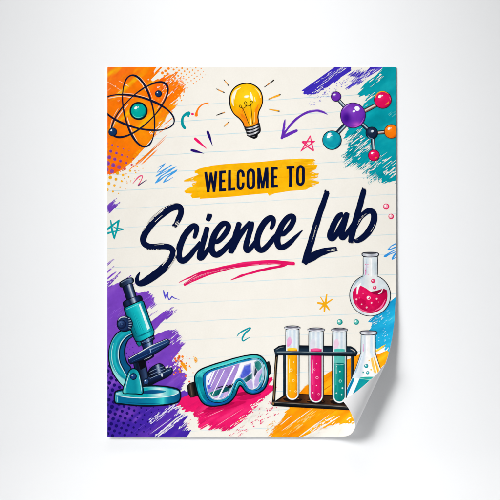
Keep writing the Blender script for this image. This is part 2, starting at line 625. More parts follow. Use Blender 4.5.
scratch(p, (362, 79), 14, 3, DI, 22, 3, 12, .5, CREAM, lv2)

# ---- teal, upper right
ill = Ill(20)
DT = (.80, -.60)
tcol = streaked((6, 158, 171), DT, .1, ((2, 146, 160), .5, .8), ((24, 174, 184), .6, .85))
p = Ink("paint_splash", ill, label="teal brush splash along the right edge behind the molecule")
p.poly(rag([(402, 60), (386, 63), (378, 74), (369, 80), (362, 90), (356, 97), (364, 98), (367, 104), (359, 113), (352, 124), (346, 134), (352, 141), (350, 152),
            (356, 157), (364, 163), (371, 172), (381, 178), (389, 184), (402, 184)], DT, 7.0, seed=2.2), tcol, res=2.4)
lv = fray(p, (386, 68), (360, 96), (-.8, .6), 0, 6, 30, .9, tcol)
fray(p, (358, 128), (356, 160), (-.82, .57), 4, 22, 30, .8, tcol, dry=1, lv=lv)
fray(p, (356, 158), (394, 176), (-.8, .62), 4, 22, 40, .8, tcol, dry=1, lv=lv)
fray(p, (360, 122), (352, 156), (-.80, .60), 2, 15, 44, 1.0, tcol, lv=lv)
fray(p, (354, 152), (396, 178), (-.78, .63), 2, 15, 56, 1.05, tcol, lv=lv)
fray(p, (370, 97), (364, 108), (-.8, .6), 1, 9, 14, .9, tcol, lv=lv)
lv2 = [ill.next() for _ in range(5)]
scratch(p, (356, 146), 9, 12, DT, 60, 3, 13, .7, CREAM, lv2)
scratch(p, (372, 164), 11, 6, DT, 50, 3, 11, .7, CREAM, lv2)
scratch(p, (389, 171), 7, 7, DT, 44, 2, 10, .7, CREAM, lv2)
scratch(p, (374, 81), 8, 4, DT, 12, 2, 9, .8, CREAM, lv2)
scratch(p, (366, 101), 6, 3.4, DT, 16, 2, 10, 1.0, CREAM, lv2)
scratch(p, (391, 115), 5, 3, DT, 9, 2, 8, .4, (120, 205, 205), lv2)

# ---- purple, lower left
ill = Ill(2)
DP = (.80, -.60)
def pb(x, y):
    return mix((124, 68, 192), (66, 36, 164), (y - 362) / 50 + (x - 140) * -.004)
pcol = streaked(pb, DP, .12, ((108, 58, 182), .5, .8), ((140, 84, 204), .62, .86))
p = Ink("paint_splash", ill, label="purple brush splash with navy halftone dots behind the microscope")
p.poly(rag([(100, 291), (112, 285), (118, 283), (124, 280), (132, 290), (139, 293), (149, 290), (155, 298), (151, 306), (147, 314), (146, 326), (154, 319), (165, 311),
            (169, 314), (162, 322), (154, 330), (153, 336), (164, 331), (172, 329), (178, 335), (182, 344), (178, 352), (171, 361), (175, 367), (187, 374), (184, 384),
            (176, 391), (188, 392), (196, 396), (182, 406), (174, 414), (186, 418), (180, 428), (188, 431), (186, 442), (100, 442)], DP, 5.0, seed=4.4), pcol, res=2.4)
lv = fray(p, (107, 290), (124, 281), DP, 1, 14, 16, 1.1, pcol)
fray(p, (149, 294), (152, 308), DP, 0, 8, 20, .9, pcol, lv=lv)
fray(p, (164, 313), (168, 318), DP, 1, 17, 10, 1.0, pcol, lv=lv)
fray(p, (172, 331), (181, 348), DP, 0, 8, 24, .9, pcol, lv=lv)
fray(p, (172, 362), (178, 392), DP, 1, 12, 36, 1.0, pcol, lv=lv)
fray(p, (176, 412), (186, 434), DP, 1, 9, 24, 1.0, pcol, lv=lv)
for a, b, w in (((107, 264), (114.5, 257.5), 1.6), ((106, 272), (118, 262), 1.4), ((107, 285), (123, 269), 4.2), ((107, 278), (117, 270), 1.6), ((106, 282), (121, 273), 1.6)):
    lv_ = fray(p, a, (a[0] + 1, a[1] + 1.5), (b[0] - a[0], b[1] - a[1]), 6, math.hypot(b[0] - a[0], b[1] - a[1]), max(3, int(w * 2.4)), .9, pcol, lv=lv)
lv2 = [ill.next() for _ in range(6)]
scratch(p, (113, 280), 8, 4, DP, 24, 2, 8, .6, CREAM, lv2)
scratch(p, (164, 412), 19, 3.0, DP, 62, 2, 11, .7, (226, 218, 238), lv2)
scratch(p, (170, 426), 20, 2.0, DP, 40, 3, 13, .7, (236, 230, 238), lv2)
scratch(p, (182, 406), 9, 3, DP, 34, 2, 8, .9, CREAM, lv2)
p.dash((153, 438), (187, 410), 1.7, CREAM, lv2[0])
p.dash((150, 434), (172, 418), .7, (220, 210, 236), lv2[1])
scratch(p, (171, 342), 7, 4, DP, 18, 1, 7, .6, CREAM, lv2)
scratch(p, (173, 366), 9, 4, DP, 30, 1, 8, .9, CREAM, lv2)
scratch(p, (152, 318), 8, 3, DP, 20, 1.5, 6, .6, CREAM, lv2)
scratch(p, (144, 301), 8, 5, DP, 14, 1.5, 6, .5, (160, 110, 214), lv2)
scratch(p, (128, 320), 18, 30, DP, 26, 4, 15, .5, (146, 92, 208), lv2)
scratch(p, (140, 425), 26, 12, DP, 22, 5, 16, .5, (96, 62, 186), lv2)
lv3 = ill.next()
for i in range(-6, 14):
    for j in range(-4, 16):
        x, y = 110 + 5.1 * i - 1.9 * j, 366 + 2.15 * i + 4.9 * j
        if x < 106 or y > 436 or y < 362: continue
        r = 1.95 - max(0, (x - 112)) * .032 - abs(y - 408) * .008
        if y < 395 and x > 124: continue
        if r > .3: p.disc((x, y), r * (.9 + .2 * R.random()), jit((26, 14, 104), .12), n=10, lvl=lv3, wob=.1)
for (x, y, r) in ((126.5, 353, .7), (129, 356.5, .5), (131.5, 359, .9), (127.5, 347, .4), (130, 349, .45), (128, 363, .6), (124.5, 358, .5), (133.5, 352, .4), (131, 344, .35), (133, 347.5, .5), (126.6, 366.5, .7), (131, 364.5, .45), (150, 367, .5), (146, 360, .4), (148.5, 362.6, .5)):
    p.disc((x, y), r, (44, 30, 130), n=8, lvl=lv3)
# loose orange spatter over its right edge
lv4 = ill.next()
for k in range(58):
    x = R.gauss(182, 7); y = R.gauss(364, 7)
    if x > 196 or x < 168: continue
    p.disc((x, y), .25 + R.random() ** 2 * 1.1, jit(R.choice([(252, 152, 30), (255, 126, 20), (252, 176, 40), (244, 100, 60)]), .1), n=7, lvl=lv4, wob=.2)
p.line([(182, 363), (184.5, 366), (186.5, 370)], [2.2, 2.8, 1.4], (250, 160, 30), wob=.4)

# ---- pink, bottom centre
ill = Ill(34)
DK = (.86, -.51)
kcol = streaked((236, 24, 104), DK, .16, ((214, 14, 88), .55, .82), ((248, 50, 122), .6, .85))
p = Ink("paint_splash", ill, label="hot pink brush splash under the goggles")
p.poly(rag([(181, 398), (190, 394), (200, 390), (230, 384), (262, 380), (273, 377), (271, 384), (277, 387), (270, 393), (262, 401), (256, 404), (248, 412), (238, 424), (230, 430), (226, 427),
            (217, 427), (207, 424), (202, 427), (198, 420), (201, 416), (192, 418), (193, 412), (186, 411), (183, 406), (178, 405)], DK, 3.4, seed=8.8), kcol, res=2.4)
lv = fray(p, (196, 402), (206, 426), (-.86, .51), -1, 11, 22, 1.6, kcol)
fray(p, (208, 424), (232, 428), (-.84, .54), -1, 10, 20, 1.4, kcol, lv=lv)
fray(p, (262, 384), (262, 398), DK, 3, 15, 16, 1.3, kcol, lv=lv)
fray(p, (238, 424), (258, 400), DK, -2, 16, 40, .9, kcol, dry=1.0, lv=lv)
fray(p, (232, 428), (250, 412), (-.6, .5), 0, 8, 26, .8, kcol, dry=1.1, lv=lv)
scratch(p, (262, 414), 16, 8, DK, 70, .6, 4, .7, kcol, lv)
scratch(p, (238, 433), 10, 3.5, DK, 26, .5, 4, .6, kcol, lv)
scratch(p, (192, 422), 8, 3, DK, 8, .6, 3, .5, kcol, lv)
lv2 = [ill.next() for _ in range(6)]
scratch(p, (258, 403), 9, 2.4, DK, 30, 2, 9, .9, CREAM, lv2)
scratch(p, (250, 416), 14, 4.5, DK, 58, 1, 8, .75, CREAM, lv2)
scratch(p, (240, 424), 13, 4, DK, 40, 1, 6, .6, CREAM, lv2)
p.dash((197, 415), (226, 400), .9, (248, 130, 170), lv2[1])
p.dash((203, 418.5), (240, 402), .5, (250, 160, 190), lv2[2])
p.dash((216, 426), (244, 408), .5, (250, 170, 196), lv2[3])
p.disc((239, 421), .9, (246, 110, 30), n=7); p.disc((242, 418.5), .6, (246, 120, 30), n=7)
# drawn shadow below the goggles, printed in darker pink
for (cx, cy, rx, ry, c) in ((224, 406.5, 22, 3.0, (206, 12, 84)), (220, 406, 15, 2.2, (176, 8, 72)), (250, 396, 12, 2.6, (196, 12, 82)), (243, 393.5, 7, 2.0, (160, 8, 66))):
    p.poly(rag(ell((cx, cy), rx, ry, -.22, 30), DK, 1.6, seed=cx), c)
scratch(p, (214, 409), 14, 3, DK, 14, 3, 12, .6, (200, 14, 84))

# ---- amber, bottom right
ill = Ill(34)
DA = (.83, -.56)
acol = streaked((253, 160, 10), DA, .2, ((248, 136, 6), .5, .78), ((255, 186, 28), .58, .82))
p = Ink("paint_splash", ill, label="amber yellow brush splash under the test tube rack")
p.poly(rag([(272, 436), (279, 424), (288, 411), (296, 398), (304, 387), (318, 379), (334, 369), (346, 360), (360, 354), (374, 356), (386, 351), (390, 356), (386, 368), (362, 412), (352, 424),
            (338, 422), (322, 428), (304, 436), (296, 440)], DA, 3.2, seed=5.3), acol, res=2.4)
lv = fray(p, (282, 422), (276, 436), (-.83, .56), 1, 15, 16, 1.2, acol)
fray(p, (290, 408), (283, 420), (-.83, .56), 0, 7, 10, 1.2, acol, lv=lv)
fray(p, (296, 434), (334, 420), (-.83, .56), 2, 17, 40, 1.1, acol, lv=lv)
fray(p, (318, 426), (350, 418), (-.75, .62), 1, 12, 34, .9, acol, dry=1, lv=lv)
fray(p, (304, 389), (300, 396), (-.8, .6), 0, 5, 8, 1.0, acol, lv=lv)
p.dash((375, 352), (386, 344), 1.9, (252, 200, 30), lv[3])
p.dash((372, 352.5), (383, 346.5), 1.2, (250, 214, 90), lv[4])
scratch(p, (270, 428), 9, 4, DA, 26, 1, 6, .6, (252, 176, 70), lv)
lv2 = [ill.next() for _ in range(6)]
scratch(p, (318, 430), 17, 5, DA, 60, 1.5, 10, .9, CREAM, lv2)
scratch(p, (298, 424), 20, 4, DA, 30, 3, 14, .6, (252, 208, 120), lv2)
scratch(p, (342, 427), 12, 4, DA, 40, 1, 6, .9, CREAM, lv2)
p.dash((281, 431), (313, 408), .9, CREAM, lv2[0]); p.dash((297, 438), (330, 414), 1.3, CREAM, lv2[1]); p.dash((305, 437), (334, 420), 1.5, CREAM, lv2[2])
p.dash((280, 425), (292, 415), .8, CREAM, lv2[3]); p.dash((302, 388), (320, 376), .6, (252, 216, 150), lv2[3]); p.dash((303, 385), (314, 379), .7, CREAM, lv2[4])
scratch(p, (320, 404), 30, 16, DA, 34, 5, 22, .7, (255, 182, 30), lv2)
scratch(p, (326, 398), 30, 18, DA, 24, 5, 22, .7, (246, 134, 8), lv2)

# ---- cyan, lower right edge
ill = Ill(2)
DC = (.82, -.57)
ccol = streaked((30, 168, 212), DC, .14, ((20, 148, 200), .52, .8), ((60, 188, 222), .6, .85))
p = Ink("paint_splash", ill, label="sky blue brush splash on the lower right edge beside the round flask")
p.poly(rag([(402, 292), (392, 300), (385, 306), (378, 313), (369, 320), (373, 323), (370, 330), (374, 337), (375, 347), (381, 349), (384, 346), (389, 348), (386, 355), (392, 352), (400, 330)], DC, 2.6, seed=9.1), ccol, res=2.2)
lv = fray(p, (376, 316), (371, 332), (-.82, .57), 0, 10, 16, 1.0, ccol)
fray(p, (378, 345), (390, 350), (-.7, .7), 0, 5, 12, 1.0, ccol, lv=lv)
fray(p, (398, 296), (380, 312), (-.8, .3), 0, 3, 20, .8, ccol, lv=lv)
lv2 = [ill.next() for _ in range(5)]
scratch(p, (376, 320), 7, 3, DC, 16, 1, 6, .5, CREAM, lv2)
scratch(p, (384, 318), 8, 6, DC, 16, 1, 6, .45, (150, 214, 232), lv2)
scratch(p, (382, 336), 6, 6, DC, 16, .6, 3, .5, (210, 236, 240), lv2)

# ---- small purple smear on the left edge
ill = Ill(2)
p = Ink("paint_splash", ill, label="small dry purple brush smear on the left edge above the teal star")
fray(p, (107, 206), (111, 212), (.72, -.68), 4, 15, 20, .9, (126, 82, 190), dry=.9)
fray(p, (109, 206), (112, 210), (.72, -.68), 2, 9, 14, 1.2, (112, 66, 184), dry=.4)

# =================================================================== printed atom
ill = Ill(60)
p = Ink("printed_atom", ill, label="printed atom drawing with navy orbits round a teal nucleus")
OB = [((138.6, 111), 36.4, 14.6, math.atan2(71, 14.5)), ((139.7, 109.8), 36.6, 14.6, math.atan2(-50, 51.5)), ((138, 112.4), 37.4, 15.4, math.radians(15.5))]
# loose white sketch lines beside the orbits
for k, (c, rx, ry, rot) in enumerate(OB):
    e = ell((c[0] + (.5, -.2, .3)[k], c[1] + (.8, 0.6, 1.0)[k]), rx * .985, ry * (.86, .84, .9)[k], rot, 80)
    for s0, n in (((8, 12), (44, 10)), ((40, 20), (6, 10)), ((46, 12), (6, 8)))[k]:
        seg = [e[(s0 + i) % 80] for i in range(n)]
        p.line(seg, [.15] + [.75] * (n - 2) + [.15], (255, 226, 196), wob=.4)
    e = ell(c, rx * 1.02, ry * (1.14, 1.17, 1.1)[k], rot, 80)
    seg = [e[((44, 42, 52)[k] + i) % 80] for i in range(14)]
    p.line(seg, [.1] + [.55] * 12 + [.1], (255, 214, 170), wob=.4)
for a, b in (((107.5, 82), (116, 87)), ((119, 81), (129, 86.5)), ((117, 88), (121, 90.5))):
    p.line([a, b], [.6, .4], (255, 200, 160), smooth=False)
for c in ((115.5, 86.5), (126.5, 85), (148.5, 79.5)):
    p.disc(c, .8, (255, 220, 190), n=7)
subs = []
for k, (c, rx, ry, rot) in enumerate(OB):
    q = Ink("orbit", ill, p)
    e = ell(c, rx, ry, rot, 120)
    q.line(e, [1.6 + .5 * math.sin(i * .105 + k * 2) + .15 * math.sin(i * .4) for i in range(120)], (14, 22, 52), closed=True, smooth=False, wob=.1, step=3)
def ball(q, c, r, base, dark, light, outl=(20, 22, 34), ow=1.0, hl=True, rim=None):
    q.disc(c, r + ow * .75, outl, n=40, wob=.012)
    h = (c[0] - r * .28, c[1] - r * .32)
    q.disc(c, r, rgrad(h, r * 1.45, (0, light), (.38, base), (.78, base), (1.0, dark)), n=36, res=max(.7, r * .16))
    if rim:
        q.line([(c[0] + r * .86 * math.cos(t), c[1] + r * .86 * math.sin(t)) for t in [math.radians(v) for v in range(5, 96, 10)]], [.1] + [r * .13] * 8 + [.1], rim)
    if hl:
        q.disc((c[0] - r * .36, c[1] - r * .42), r * .24, (252, 252, 250), n=14, ry=r * .17, rot=-.6, wob=.1)
        if r > 4: q.disc((c[0] - r * .04, c[1] - r * .52), r * .08, (240, 244, 246), n=8)
q = Ink("nucleus", ill, p)
ball(q, (138.6, 111), 7.4, (0, 166, 156), (0, 96, 104), (30, 190, 178), (8, 24, 34), 2.2)
q.line([(132.8, 114), (135, 116.8), (139, 117.6), (143, 116)], [.2, .8, .8, .2], (90, 214, 200))
for c, r in (((158.5, 93.8), 3.0), ((112.8, 132), 3.9)):
    q = Ink("electron", ill, p)
    ball(q, c, r, (18, 50, 96), (8, 20, 50), (50, 92, 140), (8, 16, 36), .6)

# =================================================================== light bulb
ill = Ill(6)
p = Ink("printed_light_bulb", ill, label="printed yellow light bulb with a black filament and short rays around it")
g = curve([(246.2, 83.4), (254.6, 85.6), (260.6, 91.6), (262.6, 99.8), (261.4, 106), (259, 111), (257.9, 116.5), (258.0, 123.6), (251.5, 126.6), (244.8, 127), (243.2, 123.4),
           (239.6, 118.6), (234, 113.8), (230.6, 107.4), (229.6, 99.6), (231.6, 91.6), (237.4, 85.7)])
p.poly(g, lambda x, y: mix(mix((255, 214, 36), (250, 190, 4), math.hypot(x - 246, y - 96) / 16), (244, 130, 20),
       max(0, (y - 104) / 20) * (.25 + .75 * min(1, abs(x - 250.5) / 6)) + max(0, (x - 256) / 7) * .6 * (y > 92)), res=1.3)
p.line([(244, 108), (241.5, 114), (245.5, 119), (247, 125)], [.4, 2.4, 2.2, .6], (246, 130, 18), res=1)
p.line([(258.5, 104), (256.4, 110), (255, 117), (255, 123)], [.3, 2.4, 2, .6], (246, 136, 20))
p.line([(238.5, 108), (242, 113)], [.4, 2], (250, 158, 16))
p.line([(240.5, 87.6), (235.5, 91), (233, 96), (232.6, 101.5), (233.8, 106)], [.4, 1.8, 2.5, 2.2, .5], (255, 244, 206))
p.line([(236.5, 91.5), (234.6, 95.5), (234.2, 99.5)], [.4, 1.4, .5], (255, 255, 246))
p.line([(255, 88.4), (259, 92.6), (260.6, 98)], [.3, 1.1, .3], (255, 240, 170))
p.line([(250, 117), (250.6, 123.8)], [.6, 1.8], (255, 238, 150))
p.line([(254.6, 112), (254.2, 122)], [.3, 1.0], (255, 226, 110))
p.line(g, 1.15, (26, 24, 26), closed=True, smooth=False, wob=.12, step=3)
p.disc((246.6, 96.6), 2.6, (255, 246, 200), ry=1.3, rot=-.2, wob=.2)
p.disc((246.8, 96.6), 1.5, (255, 255, 250), ry=.9, wob=.2)
p.line([(250.6, 92.5), (251.4, 96.5), (252.6, 100.5)], [.7, 2.4, .8], (255, 250, 222), wob=.2)
p.line([(254.5, 97), (255.2, 101)], [.3, 1.2], (255, 240, 180))
q = Ink("filament", ill, p)
q.line([(249, 124.4), (246.4, 117.5), (243.4, 110), (241.6, 107.8), (239.6, 107.2), (239.4, 105.4), (241, 105.4), (241.6, 107.6), (243.6, 108.2), (246, 106.4), (246.8, 103.4), (245.4, 101.6),
        (244.4, 103), (245.4, 105.4), (247.6, 106.2), (250.6, 105), (252.4, 102.8), (252.2, 101.3), (250.6, 101.6), (250.2, 103.8), (251, 106.2), (251.6, 113), (252.8, 124)], .62, (58, 42, 12), wob=.1, step=.5)
q = Ink("screw_base", ill, p)
q.poly(curve([(244.4, 127), (251.5, 126.4), (258.6, 122.8), (260.0, 124.6), (260.8, 129.6), (260.2, 132.6), (257.8, 134.8), (257.6, 137), (254.4, 138.9), (251, 137.8), (247.2, 135.8), (246, 132), (245, 129.8)]), (34, 34, 38))
for k in range(3):
    y = 127.6 + k * 3.1
    q.line([(246 + k * .5, y + .8), (250.5, y + .9), (255.5, y - .9), (259.4 - k * .3, y - 2.8)], [.5, 1.7, 1.6, .6], lgrad((245, 0), (260, 0), (0, (96, 96, 104)), (.28, (224, 224, 228)), (.5, (150, 150, 158)), (.72, (236, 236, 240)), (1, (84, 84, 92))), res=.8)
    q.line([(246 + k * .5, y + 2.0), (250.5, y + 2.2), (255.5, y + .5), (259.4 - k * .3, y - 1.5)], .45, (10, 10, 14))
q.poly(curve([(249, 135.6), (254, 135.2), (257.4, 133.8), (257, 137), (254.2, 138.8), (251, 137.6)]), (14, 13, 16))
q.line([(252, 137), (255, 136.2)], .5, (120, 120, 126))
for a, b, w, cc in (((223.9, 79.7), (228.7, 85.7), .95, 0), ((216.5, 89), (224.2, 92.4), .95, 0), ((216.5, 115.2), (224.6, 112.3), .95, 2), ((223.9, 126.7), (229, 121.7), .95, 0),
                    ((264.5, 87.1), (273.6, 80.2), 1.2, 1), ((268.8, 99.1), (280.1, 94.6), 1.3, 3), ((269.5, 109.4), (279.1, 111.1), 1.1, 3)):
    q = Ink("ray", ill, p)
    m = lambda t: (a[0] + (b[0] - a[0]) * t, a[1] + (b[1] - a[1]) * t)
    q.line([a, b], [w * .7, w * 1.1], (54, 48, 42), smooth=False, wob=.25)
    if cc == 3: q.line([m(0.05), m(.9)], [w * .6, w * 1.35], (242, 168, 34), smooth=False, wob=.25)
    elif cc == 0: q.line([m(.25), m(.75)], w * 1.15, (240, 164, 70), smooth=False, wob=.25)
    elif cc == 1: q.line([m(.3), m(.55)], w * 1.1, (200, 130, 60), smooth=False, wob=.25)
    else: q.line([m(.75), m(.95)], w, (220, 150, 80), smooth=False)

# =================================================================== molecule
ill = Ill(62)
p = Ink("printed_molecule", ill, label="printed ball and stick molecule with purple, pink, teal, orange and navy balls")
def bond(a, b, w, c0, c1, tint):
    q = Ink("bond", ill, p)
    dx, dy = b[0] - a[0], b[1] - a[1]; l = math.hypot(dx, dy); n = (-dy / l, dx / l)
    q.line([a, b], w + 1.1, (20, 24, 34), smooth=False, caps=False)
    q.line([a, b], w, lgrad((a[0] - n[0] * w / 2, a[1] - n[1] * w / 2), (a[0] + n[0] * w / 2, a[1] + n[1] * w / 2), (0, c0), (.35, tint), (.6, c1), (1, c0)), smooth=False, caps=False, res=.6)
    q.line([(a[0] - n[0] * w * .14, a[1] - n[1] * w * .14), (b[0] - n[0] * w * .14, b[1] - n[1] * w * .14)], w * .3, tint, smooth=False, caps=False, wob=.2)
STEEL = ((44, 60, 78), (120, 142, 156), (214, 226, 230))
BROWN = ((92, 66, 60), (170, 132, 122), (240, 220, 210))
bond((338, 99.5), (345.5, 108), 2.6, STEEL[0], STEEL[1], STEEL[2])
bond((363, 112), (378, 104), 3.2, BROWN[0], BROWN[1], BROWN[2])
bond((346, 124), (335.5, 135), 3.4, (16, 36, 58), (40, 66, 92), (170, 196, 208))
bond((360.5, 122.5), (368, 129.5), 3.2, (16, 36, 58), (40, 66, 92), (180, 200, 210))
bond((376.5, 132.8), (386, 132), 2.7, BROWN[0], BROWN[1], BROWN[2])
bond((372.6, 138), (373.6, 151), 2.7, STEEL[0], STEEL[1], STEEL[2])
q = Ink("atom_ball", ill, p, "large purple ball")
ball(q, (352.9, 115.5), 12.2, (122, 52, 184), (70, 20, 140), (150, 84, 206), (44, 34, 60), .9, hl=False)
q.disc((352.9, 115.5), 12.2, lambda x, y: mix(mix(rgrad((349.5, 111.6), 17.7, (0, (150, 84, 206)), (.38, (122, 52, 184)), (.78, (112, 46, 178)), (1, (70, 20, 140)))(x, y), (66, 18, 140), 1.1 * math.exp(-(((x - 346.4) / 4.4) ** 2 + ((y - 118) / 6) ** 2))), (206, 90, 204), .8 * math.exp(-(((x - 357) / 5) ** 2 + ((y - 124.5) / 2.6) ** 2))), n=40, res=1.0)
q.line([(350, 127), (355, 127), (360.6, 123.8), (364, 118)], [.2, .8, .9, .2], (206, 84, 196))
q.disc((357.2, 108.6), 2.7, (252, 250, 255), ry=2.3, rot=.5, wob=.12); q.disc((353.9, 111.3), 1.6, (244, 236, 252), ry=1.1, rot=-.5, wob=.15)
q.line([(343.2, 109.5), (345.8, 106.4), (349, 104.8)], [.3, .9, .3], (196, 150, 226))
q = Ink("atom_ball", ill, p, "small purple ball")
ball(q, (336, 96.6), 4.6, (110, 44, 172), (60, 20, 120), (140, 78, 200), (44, 36, 60), .8)
q = Ink("atom_ball", ill, p, "teal ball")
ball(q, (331.9, 140.2), 9.0, (14, 152, 170), (6, 74, 112), (70, 196, 200), (24, 36, 48), 1.0)
q.line([(325, 143), (328, 147), (333, 148.3), (338, 145)], [.3, 1.6, 1.6, .3], (20, 176, 186)); q.disc((329.3, 134.3), 2.2, (236, 250, 250), ry=1.4, rot=-.5)
q = Ink("atom_ball", ill, p, "large pink ball")
ball(q, (382.8, 99.9), 8.2, (230, 16, 90), (170, 8, 66), (240, 44, 110), (70, 20, 40), .9)
q.line([(374.8, 99), (376.3, 95), (379.5, 92.2), (384, 91.7), (388.5, 94)], [.3, .9, 1.0, .9, .3], (244, 160, 30)); q.line([(385.6, 104.5), (387.4, 103.6), (388.8, 101.6)], [.6, 1.5, .5], (250, 150, 40)); q.line([(389.6, 97), (390.2, 100)], .6, (250, 130, 150))
q = Ink("atom_ball", ill, p, "orange ball cut by the right edge")
ball(q, (391.2, 131.5), 6.6, (252, 124, 10), (214, 84, 4), (255, 150, 40), (90, 44, 20), .8)
q = Ink("atom_ball", ill, p, "navy ball")
ball(q, (371.7, 133), 5.6, (24, 40, 66), (8, 16, 34), (60, 82, 110), (14, 18, 30), .9, hl=False)
q.disc((372.2, 131.2), 1.7, (196, 210, 226), ry=1.1, rot=-.35, wob=.12); q.disc((372.4, 131), .9, (244, 248, 252), ry=.6, rot=-.35); q.line([(367.6, 135.5), (369.6, 138), (373, 138.6)], [.2, 1, .2], (110, 134, 160))
q = Ink("atom_ball", ill, p, "small pink ball")
ball(q, (373.8, 155.4), 5.3, (230, 16, 88), (160, 10, 64), (246, 60, 120), (80, 24, 44), .8)
q.disc((375.8, 157.8), 1.3, (250, 130, 50), ry=.6, rot=-.3)

# =================================================================== doodles
def doodle(name, label, pts, w, col, start=40, smooth=True, more=(), wob=.25):
    i_ = Ill(start)
    q = Ink(name, i_, label=label)
    q.line(pts, w, col, smooth=smooth, wob=wob)
    for m in more: q.line(m[0], m[1], m[2] if len(m) > 2 else col, smooth=smooth, wob=wob)
    return q
doodle("curl_doodle", "short teal curl left of the light bulb", [(188.8, 113.4), (186, 114.0), (183, 116.6), (181.8, 120.6), (182.6, 125), (184.8, 128.2)], [3.6, 3.2, 2.6, 2.8, 2.6, 2.2], (6, 150, 158), 6, more=(([(188.6, 112.2), (188.6, 116.2)], [1.2, 2.0]),))
doodle("dot_doodle", "tiny pink dot beside the teal curl", [(192.3, 114), (192.9, 114.2)], [2.5, 2.4], (236, 30, 108), 6)
doodle("arc_doodle", "thin orange arc left of the light bulb", [(196.2, 115.2), (197, 111.5), (199.2, 107.6), (203, 104.4), (208.3, 103)], [3.2, 1.8, 1.7, 1.3, .9], (254, 128, 14), 6, more=(([(207.8, 102.8), (208.6, 105.6)], [.5, .4], (250, 190, 110)),))
for a, b, c, l in (((207.6, 131.8), (212.6, 146), (34, 14, 112), "upper navy dash pointing up from the banner"), ((195, 138.8), (206.8, 148.7), (238, 22, 104), "pink dash between two dark dashes"), ((191.6, 150.2), (204, 153.5), (40, 14, 108), "lower dark violet dash above the banner")):
    m = (a[0] * .7 + b[0] * .3, a[1] * .7 + b[1] * .3)
    doodle("dash_doodle", l, [a, m, b], [2.5, 2.9, .4], c, 6, smooth=False, wob=.12)
q = doodle("arrow_doodle", "purple hand drawn arrow curving down towards the banner", [(283, 136), (287, 129.5), (292.5, 122.6), (299, 116.8), (307, 112.4), (316, 110.8), (322, 112), (327.2, 114.2)], [2.6, 2.3, 2.2, 2.2, 2.3, 2.2, 1.6, .8], (102, 46, 178), 6,
       more=(([(285, 119.6), (283.6, 128), (281.6, 138)], [.7, 2.6, 2.6]), ([(296.6, 130.6), (290, 133.6), (281.6, 138.2)], [3.2, 2.9, 2.4]), ([(308, 111.2), (318, 109.9), (326, 112.4)], [.4, .8, .3], (150, 110, 205)),
             ([(309, 113), (317, 112), (324, 113.5)], [.2, .5, .2], (206, 190, 228)), ([(284, 130), (286, 127)], [.3, .5], (150, 110, 205))))
doodle("star_doodle", "pink hand drawn star beside the arrow", [(310.2, 136), (311.6, 143), (313.4, 150.8), (307.5, 146.5), (302.2, 142), (308, 141.8), (315, 141.2), (308, 146), (300.6, 151.4), (305, 144.5), (310, 136.2)], [1.3, 1.1, 1.2, 1.0, 1.4, 1.1, 1.3, 1.0, 1.2, .9, 1.1], (238, 40, 110), 6, smooth=False, wob=.3,
       more=(([(309.4, 138), (304.6, 146.5)], .6), ([(303, 141), (309, 145.6)], .6), ([(307.5, 147.4), (311.8, 150)], .5)))
doodle("star_doodle", "teal hand drawn star on the left edge", [(110.6, 220.6), (111.8, 229), (114.4, 238.6), (117, 229.5), (119.2, 220.2), (113, 225), (107.4, 229.6)], [1.5, 1.7, 2.3, 1.7, 2.1, 1.8, 1.8], (10, 160, 166), 4, smooth=False, wob=.3,
       more=(([(107.3, 233.4), (114, 231.6), (123.4, 229.6)], [1.8, 1.7, 1.0]), ([(122, 229), (116.5, 228.4), (112, 226)], [1.0, 1.3, .5])))
doodle("scribble_doodle", "sky blue zigzag scribble left of the banner", [(158, 167.6), (165.4, 163.4), (157.2, 172.4), (160.4, 171.8), (172, 164.6), (156, 176.4), (163, 172.4), (176.2, 166.4), (161, 176.4), (155.2, 183.2), (166, 175.6), (177, 170), (168, 177), (163.4, 182.6), (168, 180.4), (172.6, 177.4)], [.5, .9, .7, .6, 1.0, .8, .7, 1.2, 1.3, 1.6, 1.0, 1.3, 1.2, 1.4, .9, .5], (64, 158, 226), 4, smooth=False, wob=.35)
doodle("scribble_doodle", "small pink and grey squiggle under the orange splash", [(132.8, 183.8), (136.6, 179), (140, 176.2), (142.4, 176.2), (141.4, 180), (138.4, 185.4)], [.5, 1.1, 1.2, 1.3, 1.0, 1.3], (236, 84, 128), 4, more=(([(138.4, 185.6), (142.4, 182.8), (146.8, 180)], [1.0, 1.1, .7], (96, 72, 108)),))
doodle("scribble_doodle", "violet zigzag scratch right of the microscope eyepiece", [(163.6, 290.4), (164.4, 294), (165.4, 298.4), (167.6, 292), (168.2, 291.8), (167.6, 296), (169, 299.6), (170.2, 299), (172, 296.2), (174, 297.8), (179.4, 299.6)], [1.0, 1.5, 1.4, 1.0, 1.3, .8, 1.1, 1.0, 1.0, 1.0, .3], (84, 76, 200), 4, smooth=False, wob=.35)
doodle("scribble_doodle", "teal squiggle above the goggles", [(236.9, 336.3), (239, 333.4), (243.5, 330.4), (250.2, 327.8), (249, 330), (245, 333.4), (242.2, 338), (243, 340.8), (246, 339.2), (249.8, 337.2)], [.6, 1.5, 1.6, 1.7, 1.5, 1.5, 1.7, 1.4, 1.1, .5], (14, 152, 164), 4)
doodle("scribble_doodle", "blue zigzag scribble on the right edge above the round flask", [(396.6, 243.4), (391, 246), (387.2, 250), (391, 249.4), (397, 246.6)], [.8, 1.0, 1.3, 1.0, .9], (50, 150, 226), 4, smooth=False, wob=.35,
       more=(([(397, 249), (389.4, 252.6), (384.6, 256.6), (390, 254.2), (396.6, 251.8), (393.4, 256.4), (392, 259.4), (397, 257)], [.8, 1.1, 1.7, 1.1, 1.0, 1.2, 1.6, .8]),))
